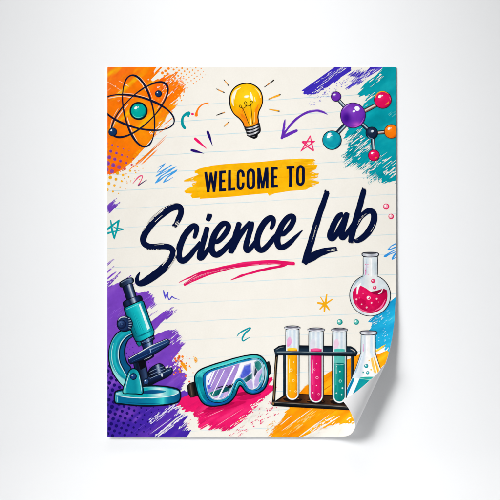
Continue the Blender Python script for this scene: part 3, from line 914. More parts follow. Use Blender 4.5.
q = doodle("asterisk_doodle", "yellow hand drawn asterisk left of the round flask", [(324.8, 304), (326.8, 294.6)], [2.2, 1.6], (248, 176, 22), 4, smooth=False,
       more=tuple(([(324.6, 304), e], [2.4, w]) for e, w in (((332, 299.4), 1.1), ((329.2, 309.8), 1.6), ((324.2, 311.4), 1.7), ((320, 309.2), 1.6), ((317.8, 302.8), 1.6), ((320.6, 297.2), 1.6))))
doodle("ring_doodle", "small amber ring left of the goggles", [(195.2, 357.4), (196.8, 359), (196.8, 361.6), (195.6, 362.2), (194.8, 360), (195, 357.6)], .9, (250, 176, 40), 40)
def bubble(q, c, r, col, lt):
    q.disc(c, r, col, n=18, wob=.04); q.disc((c[0] - r * .12, c[1] - r * .1), r * .68, lt, n=14); q.disc((c[0] - r * .28, c[1] - r * .3), r * .32, WHITE, n=10)
for c, r, col, lt, l in (((386.1, 206.6), 3.1, (226, 52, 100), (246, 176, 190), "upper pink bubble beside the word Lab"), ((391, 216.5), 2.8, (226, 52, 100), (248, 190, 200), "lower pink bubble on the right edge"),
                    ((339.7, 322), 2.9, (14, 148, 144), (120, 208, 196), "left teal bubble above the teal test tube"), ((356.2, 322), 2.8, (14, 148, 144), (120, 208, 196), "right teal bubble above the conical flask")):
    bubble(Ink("bubble", Ill(6), label=l), c, r, col, lt)

# =================================================================== welcome banner
ill = Ill(4)
p = Ink("welcome_banner", ill, label="yellow brush stroke banner carrying the navy words WELCOME TO")
ycol = streaked((250, 182, 8), (1, -.07), .3, ((246, 170, 4), .5, .8), ((253, 196, 34), .6, .85))
bn = [(194.6, 171), (200, 168.6), (212, 165.6), (226, 164), (245, 162.8), (262, 161.8), (285, 159.4), (302, 158.6), (314.6, 159.2), (313, 162.4), (306, 164.2), (317.6, 164.8), (316.4, 169), (309.6, 172.4), (318.8, 173.4), (318, 177.4), (311, 180), (319.6, 181.4), (318.6, 183.6),
      (306, 187), (309.8, 187.6), (306.5, 189.8), (290, 191), (275, 193.4), (269.6, 195.6), (268, 193.2), (250, 194.8), (233, 196.6), (214, 198), (200, 198.8), (200.6, 197.6), (193, 198.2), (190.4, 195.4), (192, 193.8), (185.6, 193.2), (184, 191.2), (188.6, 188), (193, 186.4), (191.6, 183.8), (197, 181.4), (184.4, 181.6), (184, 180.4), (190, 178), (196, 175.8), (199.6, 173.8), (194.6, 173)]
p.poly(rag(bn, (1, -.07), .7, step=1.0, seed=1.1), ycol, res=2.2)
lv = fray(p, (306, 160), (308, 187), (1, -.08), 2, 11, 26, 1.3, ycol)
fray(p, (200, 170), (198, 197), (-1, .12), 0, 7, 16, 1.2, ycol, lv=lv)
scratch(p, (312, 176), 4, 10, (1, -.07), 12, 2, 7, .45, CREAM)
scratch(p, (191, 181), 3, 5, (1, -.2), 6, 2, 6, .4, CREAM)
scratch(p, (250, 179), 50, 14, (1, -.07), 30, 6, 22, .5, (246, 166, 4))
p.line([(269.6, 195.6), (271.4, 193.4)], [.6, 1.2], (250, 190, 40))
def B(x, v): return (x, 172.0 - .0705 * (x - 204.2) + v)
def letter(segs, label):
    q = Ink("letter", ill, p, label)
    for s in segs:
        kw = dict(closed=s[2]) if len(s) > 2 else {}
        q.line([B(*t) for t in s[0]], s[1], (6, 16, 52), smooth=kw.get('closed', False) or len(s) > 3, caps=False, wob=.10, step=.7, **kw)
def oval(x0, x1):
    c, hw = (x0 + x1) / 2, (x1 - x0) / 2 - 1.45
    return [(c, 1.3), (c + hw * .78, 2.7), (c + hw, 6), (c + hw, 14.6), (c + hw * .78, 18), (c, 19.4), (c - hw * .78, 18), (c - hw, 14.6), (c - hw, 6), (c - hw * .78, 2.7)]
letter([([(205.7, 0), (208.3, 20.4)], 2.9), ([(208.1, 20.4), (211.0, 1.0)], 2.5), ([(210.9, 1.0), (214.2, 20.6)], 2.5), ([(214.0, 20.6), (216.1, .2)], 2.9)], "letter W")
def EE(x): letter([([(x + 1.45, 0), (x + 1.45, 20.6)], 2.9), ([(x, 1.35), (x + 6.7, 1.35)], 2.7), ([(x, 10.1), (x + 6.0, 10.1)], 2.6), ([(x, 19.2), (x + 6.9, 19.2)], 2.8)], "letter E")
EE(219.2)
letter([([(229.6, 0), (229.6, 20.6)], 2.9), ([(228.2, 19.2), (235.2, 19.2)], 2.8)], "letter L")
letter([([(243.2, 7.6), (243.2, 5), (242.4, 2.4), (240.4, 1.35), (238.6, 2.6), (238.0, 5.4), (238.0, 10), (238.0, 15), (238.6, 18), (240.4, 19.3), (242.4, 18.2), (243.2, 15.4), (243.2, 13.2)], 2.8, False, 1)], "letter C")
letter([(oval(246.5, 255.1), 2.85, True)], "letter O")
letter([([(258.6, 0), (258.6, 20.8)], 2.8), ([(259.0, .4), (262.6, 20.6)], 2.6), ([(262.7, 20.6), (266.4, .3)], 2.6), ([(267.0, 0), (267.2, 20.9)], 2.8)], "letter M")
EE(271.0)
letter([([(286.4, 1.35), (294.4, 1.35)], 2.8), ([(290.4, 0), (290.4, 20.8)], 2.9)], "letter T")
letter([(oval(296.0, 304.8), 2.85, True)], "letter O")

# =================================================================== Science Lab lettering
ill = Ill(62)
p = Ink("title_lettering", ill, label="navy brush script words Science Lab across the middle")
def script(strokes, label):
    BOLD = 1.0 if label == 'letter S' else 1.13
    q = Ink("letter", ill, p, label)
    for pts, w in strokes:
        q.line(pts, [v * BOLD for v in w], NAVY, wob=.12, step=.6, capk=.45)
        # split bristles at the stroke ends
    return q
sS = [(175.6, 225.4), (178.4, 219.6), (180.9, 213.4), (180.6, 208.4), (177.0, 206.6), (171, 208), (162, 213.8), (153, 222), (146.4, 231), (143.4, 238.4), (144.2, 243.4), (148.4, 246.2), (154, 246.7), (161, 246.3), (168, 246.8),
      (172.4, 249.6), (173.0, 254), (170, 260.6), (163, 268.6), (154.6, 275.4), (146.4, 280.8), (141, 283.4), (138.0, 282.6), (136.9, 279.6), (138.0, 275.8), (139.9, 272.2)]
wS = [4.4, 5.6, 5.8, 6.2, 6.6, 7.2, 7.8, 7.8, 7.0, 6.3, 6.0, 5.8, 5.9, 6.0, 5.8, 5.8, 6.0, 7.2, 8.4, 8.6, 7.6, 6.4, 5.2, 4.0, 2.8, .8]
q = script([(sS, wS)], "letter S")
def dashalong(q, pts, off, i0, i1, w, col=CREAM, gap=.25):
    """hairline of bare paper left by the brush, running beside the stroke's centre line."""
    P = path(pts, [1] * len(pts), False, True, .8)
    n = len(P); a = int(n * i0); b = int(n * i1); seg = []
    for i in range(max(1, a), min(n - 1, b)):
        dx, dy = P[i + 1][0] - P[i - 1][0], P[i + 1][1] - P[i - 1][1]; l = math.hypot(dx, dy) or 1
        seg.append((P[i][0] - dy / l * off, P[i][1] + dx / l * off))
        if len(seg) > 3 and R.random() < gap:
            q.line(seg[::2] if len(seg) > 5 else seg, w * (.6 + .6 * R.random()), col, smooth=False, wob=.3, lvl=SCR); seg = []
    if len(seg) > 3: q.line(seg[::2] if len(seg) > 5 else seg, w, col, smooth=False, wob=.3, lvl=SCR)
SCR = 125
for off, i0, i1 in ((2.1, .22, .33), (2.8, .19, .39), (3.4, .21, .41), (3.0, .15, .19), (-1.4, .24, .31), (1.6, 0, .035), (.4, 0, .04), (-.8, 0, .03), (2.5, .50, .55), (-2.7, .64, .74), (-3.5, .62, .76), (2.7, .68, .76), (3.3, .70, .75), (-1.7, .52, .58)):
    dashalong(q, sS, off, i0, i1, .40, gap=.03)
script([([(194.2, 237.8), (196.2, 231.8), (196.6, 227.4), (193.6, 226.0), (188.6, 230.2), (183.4, 238), (179.7, 247.4), (178.9, 255.6), (181.0, 260.2), (184.6, 260.2), (189.4, 256), (194.6, 249.8), (200.4, 242.4)],
         [3.2, 4.6, 5.0, 5.2, 5.6, 5.8, 5.8, 5.6, 5.4, 5.4, 5.0, 4.4, 3.6])], "letter c")
script([([(207.2, 227.8), (205, 236), (202.2, 246), (200, 254), (199.8, 257.6), (202.0, 257.6), (205.6, 253.2), (209.6, 247.4), (213.4, 241.6)], [4.4, 5.0, 5.0, 5.2, 5.4, 5.0, 4.4, 3.8, 3.0]), ([(209.9, 214.8), (207.9, 220.0)], [4.8, 4.2])], "letter i with its dot")
script([([(213.4, 241.8), (217.8, 241.4), (222.6, 237.2), (227.0, 231), (228.4, 226), (225.8, 223.4), (221.6, 224.8), (216.6, 231), (212.9, 239.4), (211.5, 247.6), (213.2, 253.2), (217.2, 254.8), (222, 251.6), (227.4, 246), (233.4, 238.4)],
         [3.6, 4.4, 4.8, 4.8, 4.8, 4.8, 5.2, 5.6, 5.8, 5.8, 5.6, 5.4, 5.0, 4.4, 3.2])], "letter e")
script([([(239.2, 223.4), (236.8, 231.6), (233.6, 241.6), (230.8, 252.6)], [4.6, 5.2, 5.4, 4.6]), ([(231.4, 252), (236.6, 241), (243.0, 230.6), (250.2, 222.2)], [3.6, 5.2, 4.6, 3.8]),
        ([(251.6, 222.6), (250.4, 229.6), (247.8, 238.4), (246.0, 246.4), (246.8, 250.2), (249.4, 249.6), (253.4, 244.8), (258, 237.6)], [4.8, 5.0, 4.8, 5.0, 5.0, 4.6, 4.0, 3.0])], "letter n")
script([([(270.9, 229.2), (272.8, 224.2), (273.0, 219.6), (270.4, 218.0), (265.6, 221.4), (260.6, 229.2), (257.4, 238.0), (257.2, 245.6), (259.4, 249.6), (263.0, 249.6), (267.6, 245.6), (272.4, 239.8), (277.6, 233)],
         [3.0, 4.4, 4.8, 5.2, 5.6, 5.8, 5.8, 5.6, 5.2, 5.2, 4.8, 4.4, 3.4])], "letter c")
script([([(280.2, 234.4), (284, 233.4), (289, 228.4), (292.8, 222.4), (293.4, 217.6), (290.6, 216.3), (286.4, 219), (281.4, 226.4), (278.0, 235.2), (277.4, 242.6), (279.6, 246.8), (284.0, 246.8), (289.6, 242.8), (296, 236.4), (302.6, 230.2)],
         [3.6, 4.4, 4.8, 4.8, 4.8, 4.8, 5.2, 5.6, 5.8, 5.6, 5.2, 5.2, 4.6, 3.2, .6])], "last letter e with a long tail")
q = script([([(327.0, 192.6), (322.6, 204.6), (317, 221.4), (311.6, 239.6), (307, 255), (305.0, 262)], [4.4, 5.2, 5.6, 5.8, 6.0, 5.6]), ([(303.6, 261.2), (308, 259.6), (314, 255.9), (321, 252.6), (328, 250.4), (335.4, 249.2)], [4.0, 6.6, 7.4, 6.4, 5.2, 4.2]), ([(303.2, 260.6), (306.6, 263)], [3.0, 4.0])], "letter L")
for off, i0, i1 in ((.6, .52, .80), (1.1, .60, .72)): dashalong(q, [(327.0, 192.6), (322.6, 204.6), (317, 221.4), (311.6, 239.6), (307, 255)], -off, i0, i1, .26, gap=.02)
for off, i0, i1 in ((.4, .7, 1), (1.2, .82, 1), (-.5, .86, 1)): dashalong(q, [(304, 261.2), (312, 257), (321, 252.6), (328, 250.4), (336.4, 249)], off, i0, i1, .4, gap=.12)
script([([(342.6, 214.2), (339, 216.2), (334.6, 223), (331.0, 231.6), (330.0, 237), (332.2, 238.6), (335.6, 235.2), (340, 227.6), (344.6, 217.6)], [4.0, 5.0, 5.4, 5.6, 5.4, 5.0, 4.6, 4.4, 3.8]), ([(346.8, 213.6), (344.8, 221), (342, 230.4), (341.2, 236.4), (343.4, 237.6), (347, 233.4), (351, 227), (354, 221.6)], [4.6, 5.0, 5.0, 5.0, 4.8, 4.2, 3.6, 2.8])], "letter a")
q = script([([(363.8, 190.8), (360.4, 203), (356.4, 218), (352.8, 231), (350.6, 241.4)], [4.6, 5.4, 5.6, 5.8, 5.0]), ([(353.4, 231.6), (357.2, 222.8), (362.6, 215), (368.6, 211), (372.8, 212.2), (374.2, 217.4), (372.4, 224.8), (368.2, 232), (362.6, 237.6), (357.4, 240.8), (354.2, 240.4)], [3.2, 4.4, 4.8, 5.2, 5.4, 5.6, 5.8, 6.0, 5.4, 4.4, 2.6])], "letter b")
for off, i0, i1 in ((1.2, .12, .34), (.4, .16, .30), (-1.9, .60, .76), (1.0, .93, 1.0)): dashalong(q, [(353.4, 231.6), (357.2, 222.8), (362.6, 215), (368.6, 211), (372.8, 212.2), (374.2, 217.4), (372.4, 224.8), (368.2, 232), (362.6, 237.6), (357.4, 240.8), (354.2, 240.4)], off, i0, i1, .34)
# ragged stroke ends
for c, d, w in (((326.9, 191.6), (.35, -.94), 4.6), ((364, 189.6), (.26, -.96), 4.8), ((304.2, 263), (-.6, .8), 5.0), ((336, 249), (.97, -.1), 4.4), ((350.4, 242), (-.25, .97), 4.8), ((174.6, 226), (-.45, .9), 4.6)):
    l = math.hypot(*d); u = (d[0] / l, d[1] / l)
    fray(q if c[0] > 300 else ALL[-1], (c[0] - u[1] * w / 2, c[1] + u[0] * w / 2), (c[0] + u[1] * w / 2, c[1] - u[0] * w / 2), d, .2, 2.2, 6, 1.1, NAVY, back=2.5, lv=[126, 127, 128, 129, 130, 131])
for pts, d, n in (((sS[16], sS[20]), (-.6, .7), 18), (((160, 249.4), (147, 249.4)), (-.9, .2), 12), (((312, 259), (326, 253.4)), (-.6, .5), 14), (((373, 228), (362, 240)), (.3, .6), 14), (((294, 242), (285, 249.4)), (.3, .6), 10), (((270, 246.6), (262, 252.2)), (.4, .6), 8)):
    fray(q, (pts[0][0] + (2.6 if n == 18 else 0), pts[0][1] + (3.4 if n == 18 else 0)), (pts[1][0] + (2.2 if n == 18 else 0), pts[1][1] + (3.2 if n == 18 else 0)), d, -1, .9, n, .8, NAVY, back=2.0, lv=[126, 127, 128, 129, 130, 131])

# pink underline
ill = Ill(6)
p = Ink("underline_stroke", ill, label="hot pink double brush stroke underlining the word Science")
ucol = streaked((230, 22, 100), (1, -.12), .5, ((214, 12, 86), .5, .8), ((242, 60, 124), .6, .9))
U = [(184.8, 284.6), (196, 278), (212, 271.6), (230, 267), (250, 263.6), (272, 262.2), (293.4, 263.6)]
p.line(U, [2.6, 4.8, 5.0, 4.9, 4.6, 4.4, 3.4], ucol, wob=.12, res=2)
lvu = fray(p, (214, 273.2), (196, 280), (-.9, .42), 0, 3, 12, .7, ucol)
fray(p, (293, 262), (294, 265.6), (1, .1), 0, 2.5, 6, .8, ucol, lv=lvu)
p.line([(179, 282.4), (187, 278.4), (200, 272.9), (214, 268.6)], [.4, 1.6, 1.8, .8], ucol, wob=.3)
p.line([(230.8, 280), (240, 276.4), (254, 271.8), (270, 268), (286, 264.8)], [.5, 2.2, 2.4, 2.4, 2.6], ucol, wob=.3)
for k, (o, a, b) in enumerate(((.6, .06, .4), (-.3, .1, .28), (1.2, .3, .5), (-.8, .02, .2), (1.5, .62, .9))): dashalong(p, U, o, a, b, .3, (246, 170, 196), gap=.2)

# =================================================================== microscope
ill = Ill(60)
p = Ink("printed_microscope", ill, label="printed teal and navy microscope in the lower left corner")
K = (10, 16, 28)
TE, TD, TL = (10, 158, 172), (6, 96, 132), (110, 214, 214)
def shape(q, pts, col, ow=1.0, smooth=True, res=1.4, outl=K):
    g = curve(pts) if smooth else pts
    if ow: q.line(g, ow * 2.0, outl, closed=True, smooth=False, wob=.12, step=3)
    q.poly(g, col, res if callable(col) else None)
    return g
# post behind (printed_microscope's own mesh)
shape(p, [(134, 362), (144, 358), (150.6, 390), (145, 393), (140, 392)], lgrad((134, 375), (149, 372), (0, (10, 60, 100)), (.35, (12, 20, 40)), (.75, (50, 72, 110)), (1, (18, 24, 50))), smooth=False)
p.poly([(137.5, 360), (144, 358), (146, 367), (140.6, 370)], (8, 10, 20))
q = Ink("arm", ill, p)
outer = [(130, 330.5), (121, 331.5), (114.6, 337), (110.4, 346), (109.4, 357), (111.6, 368), (116.4, 377.4), (124.4, 386)]
inner2 = [(130.6, 368.6), (126.6, 363), (124.2, 355), (124.6, 346.6), (127.6, 339.8), (132.6, 335.4)]
shape(q, outer + [(130, 380)] + inner2, (8, 84, 130), 1.1)
q.poly(curve(outer + [(128, 378), (124, 371.6), (119.4, 362), (118.6, 352), (121, 343), (126.4, 336.4), (132, 333.4)]), lambda x, y: ramp([(0, (150, 224, 222)), (.12, (10, 140, 160)), (.45, (28, 176, 186)), (.8, (8, 120, 150)), (1, (150, 220, 220))], (math.hypot(x - 138, y - 354) - 19.2) * -1 / 10 + 1), res=1.2)
q.line([(132, 333.4), (126.4, 336.4), (121, 343), (118.6, 352), (119.4, 362), (124, 371.6), (127, 376)], .7, (210, 236, 234), wob=.3)
q.line([(133, 334), (127.2, 337.4), (122, 343.6), (119.6, 352), (120.4, 361.6), (125, 371)], .8, K)
q.line([(113.6, 343), (111.8, 352), (112.4, 362), (116, 371), (121, 378)], [.2, .7, .7, .6, .2], (170, 230, 228), wob=.3)
q.line([(117, 342), (114.8, 352), (115.6, 363), (120, 372.6)], [.3, 1.6, 1.6, .3], (30, 186, 194))
q = Ink("eyepiece", ill, p)
shape(q, [(123.2, 287), (131.8, 283), (136.0, 297.2), (127.8, 301)], lgrad((125, 293), (134.5, 290), (0, (8, 14, 34)), (.4, (26, 44, 84)), (.66, (214, 222, 232)), (.76, (70, 90, 126)), (1, (10, 18, 44))), smooth=False, res=.9)
shape(q, [(120, 285.4), (120.6, 282.4), (125, 279.8), (130, 278.3), (132.7, 278.7), (133.1, 281.6), (128, 284), (122, 286.9)], lgrad((120, 285), (133, 280), (0, (12, 18, 32)), (.5, (40, 58, 92)), (.85, (90, 112, 146)), (1, (16, 22, 44))), .8)
q.line([(121.2, 282.8), (126, 280.2), (131.6, 279)], .7, (120, 134, 156))
shape(q, [(123.6, 303.4), (125, 301.4), (132, 298.4), (139, 295.9), (141.2, 297), (141.6, 300.4), (134, 303.6), (126, 307), (124.4, 306.6)], lgrad((124, 305), (141, 298), (0, (10, 16, 34)), (.25, (30, 48, 88)), (.4, (16, 28, 60)), (.62, (200, 212, 226)), (.72, (30, 50, 96)), (1, (10, 18, 40))), .8, res=.9)
q = Ink("objective", ill, p)
shape(q, [(140.4, 341), (153.4, 334.4), (154.2, 338.6), (152.2, 340.4), (153, 345.4), (148, 349), (143.6, 349.4), (142.4, 344.6)], lgrad((141, 343), (154, 339), (0, (8, 16, 40)), (.35, (30, 60, 110)), (.6, (168, 190, 214)), (.72, (30, 56, 106)), (1, (8, 16, 40))), .8, smooth=False, res=.9)
q.line([(142.6, 344.6), (148, 342.6), (152.8, 340.2)], .8, K); q.line([(142, 342.6), (148, 340), (153.6, 337)], .5, (110, 136, 170))
shape(q, [(136.6, 340), (140.2, 341.8), (141.4, 345), (139, 346), (137, 343.4)], (10, 110, 120), .8, smooth=False)
q = Ink("body_tube", ill, p)
shape(q, [(124.6, 308.2), (141.4, 300.8), (143.2, 302), (148, 316), (153.8, 331.4), (153.2, 334.8), (146, 338.6), (139.4, 341.4), (136, 341), (133.2, 335)], lgrad((129, 324), (149, 316), (0, (4, 84, 100)), (.12, (8, 120, 136)), (.32, (12, 166, 176)), (.55, (20, 190, 196)), (.70, (60, 206, 210)), (.80, (12, 160, 174)), (1, (6, 120, 140))), smooth=False, res=1.2)
q.poly([(138.6, 304), (140.2, 303.4), (150, 328), (147.6, 330)], (214, 244, 242)); q.poly([(139, 305), (140, 304.6), (146, 320), (144.6, 320.8)], (250, 253, 252))
q.line([(134.8, 337.6), (142, 335), (152.6, 330)], [.4, 1.6, .4], (6, 110, 126)); q.line([(127, 309.2), (141, 303)], .5, (130, 222, 220)); q.line([(130, 316), (136.4, 334)], [.3, .7], (4, 96, 110)); q.line([(142.4, 304), (151.6, 330)], .7, (8, 110, 126))
for k in range(6): q.line([(133 + k * 1.1, 312 + k * 1.5), (138 + k * 1.3, 328 + k * .6)], [.15, .4], (40, 196, 200) if k % 2 else (8, 134, 150))
q = Ink("focus_knob", ill, p)
ball(q, (124.8, 323.8), 7.3, (24, 46, 88), (8, 16, 40), (50, 78, 124), K, 1.1, hl=False)
q.poly(curve([(126, 317.4), (129.4, 318.6), (131.2, 322), (131.2, 326.4), (129, 329.4), (126.6, 330.4), (128.4, 325.6), (128.2, 320.6)]), (16, 30, 66))
for a, b in (((128.4, 318.8), (129.8, 318.2)), ((129.0, 321), (131, 320.6)), ((129.2, 323.2), (131.6, 323)), ((129.2, 325.4), (131.4, 325.6)), ((128.8, 327.6), (130.6, 328))): q.line([a, b], .8, (150, 172, 198))
q.line([(118.4, 320.4), (120.4, 317.8), (124, 316.9), (127, 317.6)], [.3, 1.1, 1.1, .3], (206, 216, 226))
q.disc((121.9, 324.2), 4.6, (14, 26, 58)); q.disc((121.7, 324.2), 3.7, rgrad((120.6, 323), 5, (0, (76, 104, 150)), (.6, (34, 58, 106)), (1, (16, 30, 66))), res=.9); q.disc((121.9, 324.4), 1.9, (18, 34, 74)); q.disc((121.6, 324.2), 1.1, (58, 86, 132))
q = Ink("stage", ill, p)
shape(q, [(143, 358), (154, 352.6), (153, 356.4), (146, 360.6)], (12, 18, 38), .8, smooth=False)
shape(q, [(128.8, 359), (139, 353), (150, 346.6), (166.6, 339.4), (169, 340.6), (169, 343.8), (160, 350), (151, 355.6), (141, 360), (131, 363.4), (129.6, 362.6)], lgrad((146, 348), (150, 357), (0, (60, 100, 148)), (.3, (22, 52, 104)), (1, (8, 22, 54))), 1.0, smooth=False, res=1)
q.line([(129, 358.8), (139, 352.8), (150, 346.3), (158, 343), (166.6, 339.4)], [.5, .8, 1.0, .8, .5], (214, 222, 226), wob=.3)
q.line([(150.4, 349.6), (160, 345.4), (168.4, 341.6)], [1.2, .7, .4], (100, 132, 176)); q.line([(150.2, 349), (150.8, 352.6)], [1.2, .6], (150, 176, 208)); q.line([(132, 361.6), (142, 357), (151, 352.6), (160, 347.6)], [.3, .7, .7, .3], (36, 82, 140)); q.line([(144, 359.4), (149, 357.4), (152, 355.2)], [.2, .6, .2], (190, 200, 212))
q = Ink("condenser", ill, p)
shape(q, [(147.6, 379), (150, 376), (160, 372.4), (169.4, 368.2), (171.6, 368.8), (171.8, 372), (167, 376.4), (157, 381), (150, 384.4), (148, 383)], lgrad((158, 372), (161, 380), (0, (50, 76, 118)), (.5, (18, 36, 76)), (1, (8, 14, 34))), 1.0, res=1)
shape(q, [(148.6, 374.4), (149.6, 370), (154, 366.2), (159.6, 364), (163, 366), (164.8, 370.4), (158, 373.6), (151, 376.4)], lgrad((149, 372), (165, 368), (0, (6, 10, 24)), (.45, (20, 38, 76)), (.62, (176, 192, 212)), (.75, (24, 44, 88)), (1, (10, 18, 42))), .9, res=.9)
q.line([(150, 372), (156, 369), (163.6, 366.6)], .6, (128, 148, 176)); q.line([(149.6, 375.2), (157, 372), (165, 369)], .55, (120, 140, 170)); q.line([(150, 378.6), (160, 374), (170.8, 369.4)], [.3, .8, .4], (146, 168, 194)); q.disc((162, 375), 1.0, (216, 224, 232), ry=1.8, rot=-.2)
ball(q, (146.2, 381.6), 2.6, (40, 74, 124), (10, 22, 54), (130, 160, 196), K, .9)
q = Ink("base_foot", ill, p)
shape(q, [(115.6, 394), (118, 391.4), (130, 389), (146, 386.6), (162, 386.8), (176, 389.2), (179.4, 392), (179.6, 398), (177, 401.4), (168, 403.6), (152, 404.8), (134, 404.4), (120, 402.8), (115.8, 401.6)], lgrad((115, 400), (180, 400), (0, (70, 180, 190)), (.06, (6, 104, 148)), (.35, (8, 110, 150)), (.6, (8, 140, 168)), (.74, (60, 206, 206)), (.82, (10, 120, 158)), (1, (6, 78, 124))), 1.5, res=1.6)
q.poly(curve([(116, 394), (119, 392), (130, 389.8), (146, 387.4), (162, 387.6), (175, 389.8), (179, 392.2), (172, 394.8), (158, 396.6), (140, 397), (124, 396)]), lgrad((116, 393), (178, 391), (0, (190, 232, 230)), (.15, (34, 178, 184)), (.5, (20, 170, 178)), (.7, (226, 244, 242)), (.88, (60, 190, 196)), (1, (180, 230, 230))), res=1.6)
q.poly(curve([(143, 391.4), (150, 390), (160, 390), (166, 391.2), (161, 393), (150, 393.8), (143, 393.4)]), lgrad((143, 391), (166, 392), (0, (10, 60, 110)), (.6, (12, 90, 140)), (1, (20, 140, 168))), res=1.6)
q.line([(117, 395.4), (126, 396.8), (140, 397.7), (158, 397.3), (172, 395.4), (178.6, 393)], [.3, .7, .8, .9, .8, .3], (224, 244, 242), wob=.3); q.line([(117.4, 397), (117.4, 401.4)], .8, (150, 224, 224)); q.line([(122, 401.8), (140, 403.2), (160, 403.2)], [.2, .8, .2], (4, 78, 120)); q.line([(126, 389.6), (140, 387.4), (156, 386.8)], .4, (150, 226, 224))
shape(q, [(123.4, 391.8), (126.6, 379), (128.6, 373), (131.6, 369.6), (135.4, 369.4), (138.4, 372.4), (140.4, 379), (142.6, 392.4), (136, 393.2), (128, 393)], lgrad((124, 382), (142, 380), (0, (90, 208, 208)), (.12, (12, 150, 164)), (.6, (10, 138, 156)), (.85, (40, 180, 188)), (1, (8, 100, 130))), 1.0, res=1.2)
q.line([(124.8, 390.6), (127.6, 379.6), (130, 373)], [.3, .7, .3], (210, 240, 238)); q.line([(138.8, 374.6), (140.6, 383), (141.8, 391.4)], [.3, .8, .3], (200, 238, 236))
ball(q, (133.4, 376.4), 2.8, (20, 62, 120), (8, 24, 60), (70, 116, 168), K, .9)

# =================================================================== goggles
ill = Ill(75)
p = Ink("printed_goggles", ill, label="printed teal and blue safety goggles with a glossy lilac lens")
for pts, l in (([(187.6, 386), (190, 383.6), (196, 381.8), (199.2, 381.6), (200.6, 389.6), (197.6, 395), (191, 397), (188.6, 393)], "left strap clip"), ([(265.4, 363), (268.6, 361.6), (269.8, 366), (270.4, 372.4), (268.6, 374.4), (266.4, 373.6)], "right strap clip")):
    q = Ink("strap_clip", ill, p, l)
    shape(q, pts, lgrad((187.6, 389), (200, 387), (0, (18, 16, 16)), (.3, (74, 62, 54)), (.5, (20, 18, 18)), (.7, (30, 28, 28)), (.85, (110, 104, 98)), (1, (20, 20, 22))) if pts[0][0] < 200 else (30, 28, 28), .8, smooth=False, res=1)
    if pts[0][0] < 200:
        q.line([(190.6, 385.4), (191.8, 394.6)], [.6, .9], (96, 82, 70)); q.line([(197, 383.4), (198.2, 390.6)], [.5, .8], (140, 134, 126)); q.line([(194.4, 383), (195.8, 395.4)], .7, (6, 6, 8))
    else:
        q.line([(267.4, 364), (268.8, 372)], .6, (92, 88, 84))
q = Ink("frame", ill, p)
fr = [(195.2, 378.6), (197, 373.4), (202, 369.6), (211, 366), (225, 361.6), (240, 357.4), (250, 355.6), (257, 355.6), (262, 358), (266, 363.6), (267.6, 372), (267, 381), (263.8, 388), (257.6, 392.4), (251, 393.2), (246, 390.8),
      (242.6, 386.2), (240, 384.6), (237.6, 387.4), (234.6, 395.2), (229.4, 401.2), (221, 404.6), (211, 405.4), (204, 402.8), (199.6, 396.6), (197, 388)]
g = shape(q, fr, lambda x, y: ramp([(0, (64, 196, 196)), (.2, (8, 132, 146)), (.5, (10, 150, 160)), (.8, (4, 104, 128)), (1, (10, 90, 160))], ((y - 366 + (x - 230) * .22) / 34) + (fbm(x * .16, y * .16) - .5) * .5), 1.4, res=1.2)
rim = [(203.4, 377), (206.4, 372.4), (214, 368.8), (228, 364.6), (242, 360.4), (252, 358.4), (259, 359), (263, 363), (264.4, 371), (263.4, 380.4), (259.6, 387.6), (253, 391), (247.4, 388.6), (243.4, 382.8), (240, 380.2), (236.6, 381.8), (233.6, 388.2),
       (230.2, 396), (223.6, 401.2), (214.4, 401.8), (208, 398), (204.6, 389)]
g2 = curve(rim)
q.line(g2, 1.3, K, closed=True, smooth=False, wob=.15, step=3)
q.poly(g2, lambda x, y: ramp([(0, (20, 90, 178)), (.25, (8, 116, 160)), (.5, (24, 168, 186)), (.75, (10, 112, 170)), (1, (170, 214, 226))], (x - 204) / 60 + (fbm(x * .2, y * .2) - .5) * .6), res=1.2)
q.line([(197.4, 377), (199.4, 373.6), (204, 371), (213, 367.8), (226, 363.8), (240, 359.6), (250, 357.4), (256, 357.4)], [.2, .7, .9, 1.0, 1.3, 1.2, .9, .2], (96, 214, 208), wob=.4)
q.line([(198, 383), (199.6, 391), (202.6, 398), (207, 402.4)], [.3, 1.4, 1.6, .3], (20, 178, 186), wob=.3)
q.line([(206, 402.6), (213, 404), (222, 403)], [.3, 1.0, .3], (30, 76, 190), wob=.3)
q.line([(243, 384.4), (247, 389.6), (252.6, 391.9), (258.6, 390.2)], [.3, 1.0, 1.2, .3], (24, 116, 190), wob=.3)
q.line([(264, 364), (265.8, 371), (265.2, 380), (262.4, 386.6)], [.3, 1.2, 1.3, .3], (186, 214, 226), wob=.3)
q.line([(235.4, 389), (238, 382.6), (240.4, 381.6), (243.6, 384)], [.3, .9, .9, .2], (110, 210, 214), wob=.3)
q = Ink("lens", ill, p)
ln = curve([(206.4, 378), (208.4, 374.4), (215, 370.8), (229, 366.6), (243, 362.6), (253, 360.4), (258.6, 360.8), (261.2, 364.4), (262.2, 371), (261, 379.4), (257.4, 386), (252.4, 388.8), (248, 386.4), (244.2, 380.6), (240.2, 377.8), (235.8, 379.4), (232.4, 386), (228.8, 394), (223, 398.6), (215, 399.2), (210, 395.6), (207, 387)])
q.line(ln, 1.1, (196, 220, 230), closed=True, smooth=False, wob=.3, step=3)
q.poly(ln, (244, 243, 248))
LC = None
def within(pts):                                    # keep a patch inside the lens outline (CDT intersection by clipping its triangles)
    return pts
def soft_patch(pts, col, res=1.2):
    cx = sum(p_[0] for p_ in pts) / len(pts); cy = sum(p_[1] for p_ in pts) / len(pts)
    f = col if callable(col) else (lambda x, y: col)
    for k, t in ((1.28, .72), (1.14, .42), (1.0, 0)):
        lens_patch([(cx + (p_[0] - cx) * k, cy + (p_[1] - cy) * k) for p_ in pts], (lambda t: lambda x, y: mix(f(x, y), (226, 220, 240), t + .5 * (fbm(x * .5, y * .5) - .45)))(t), res)
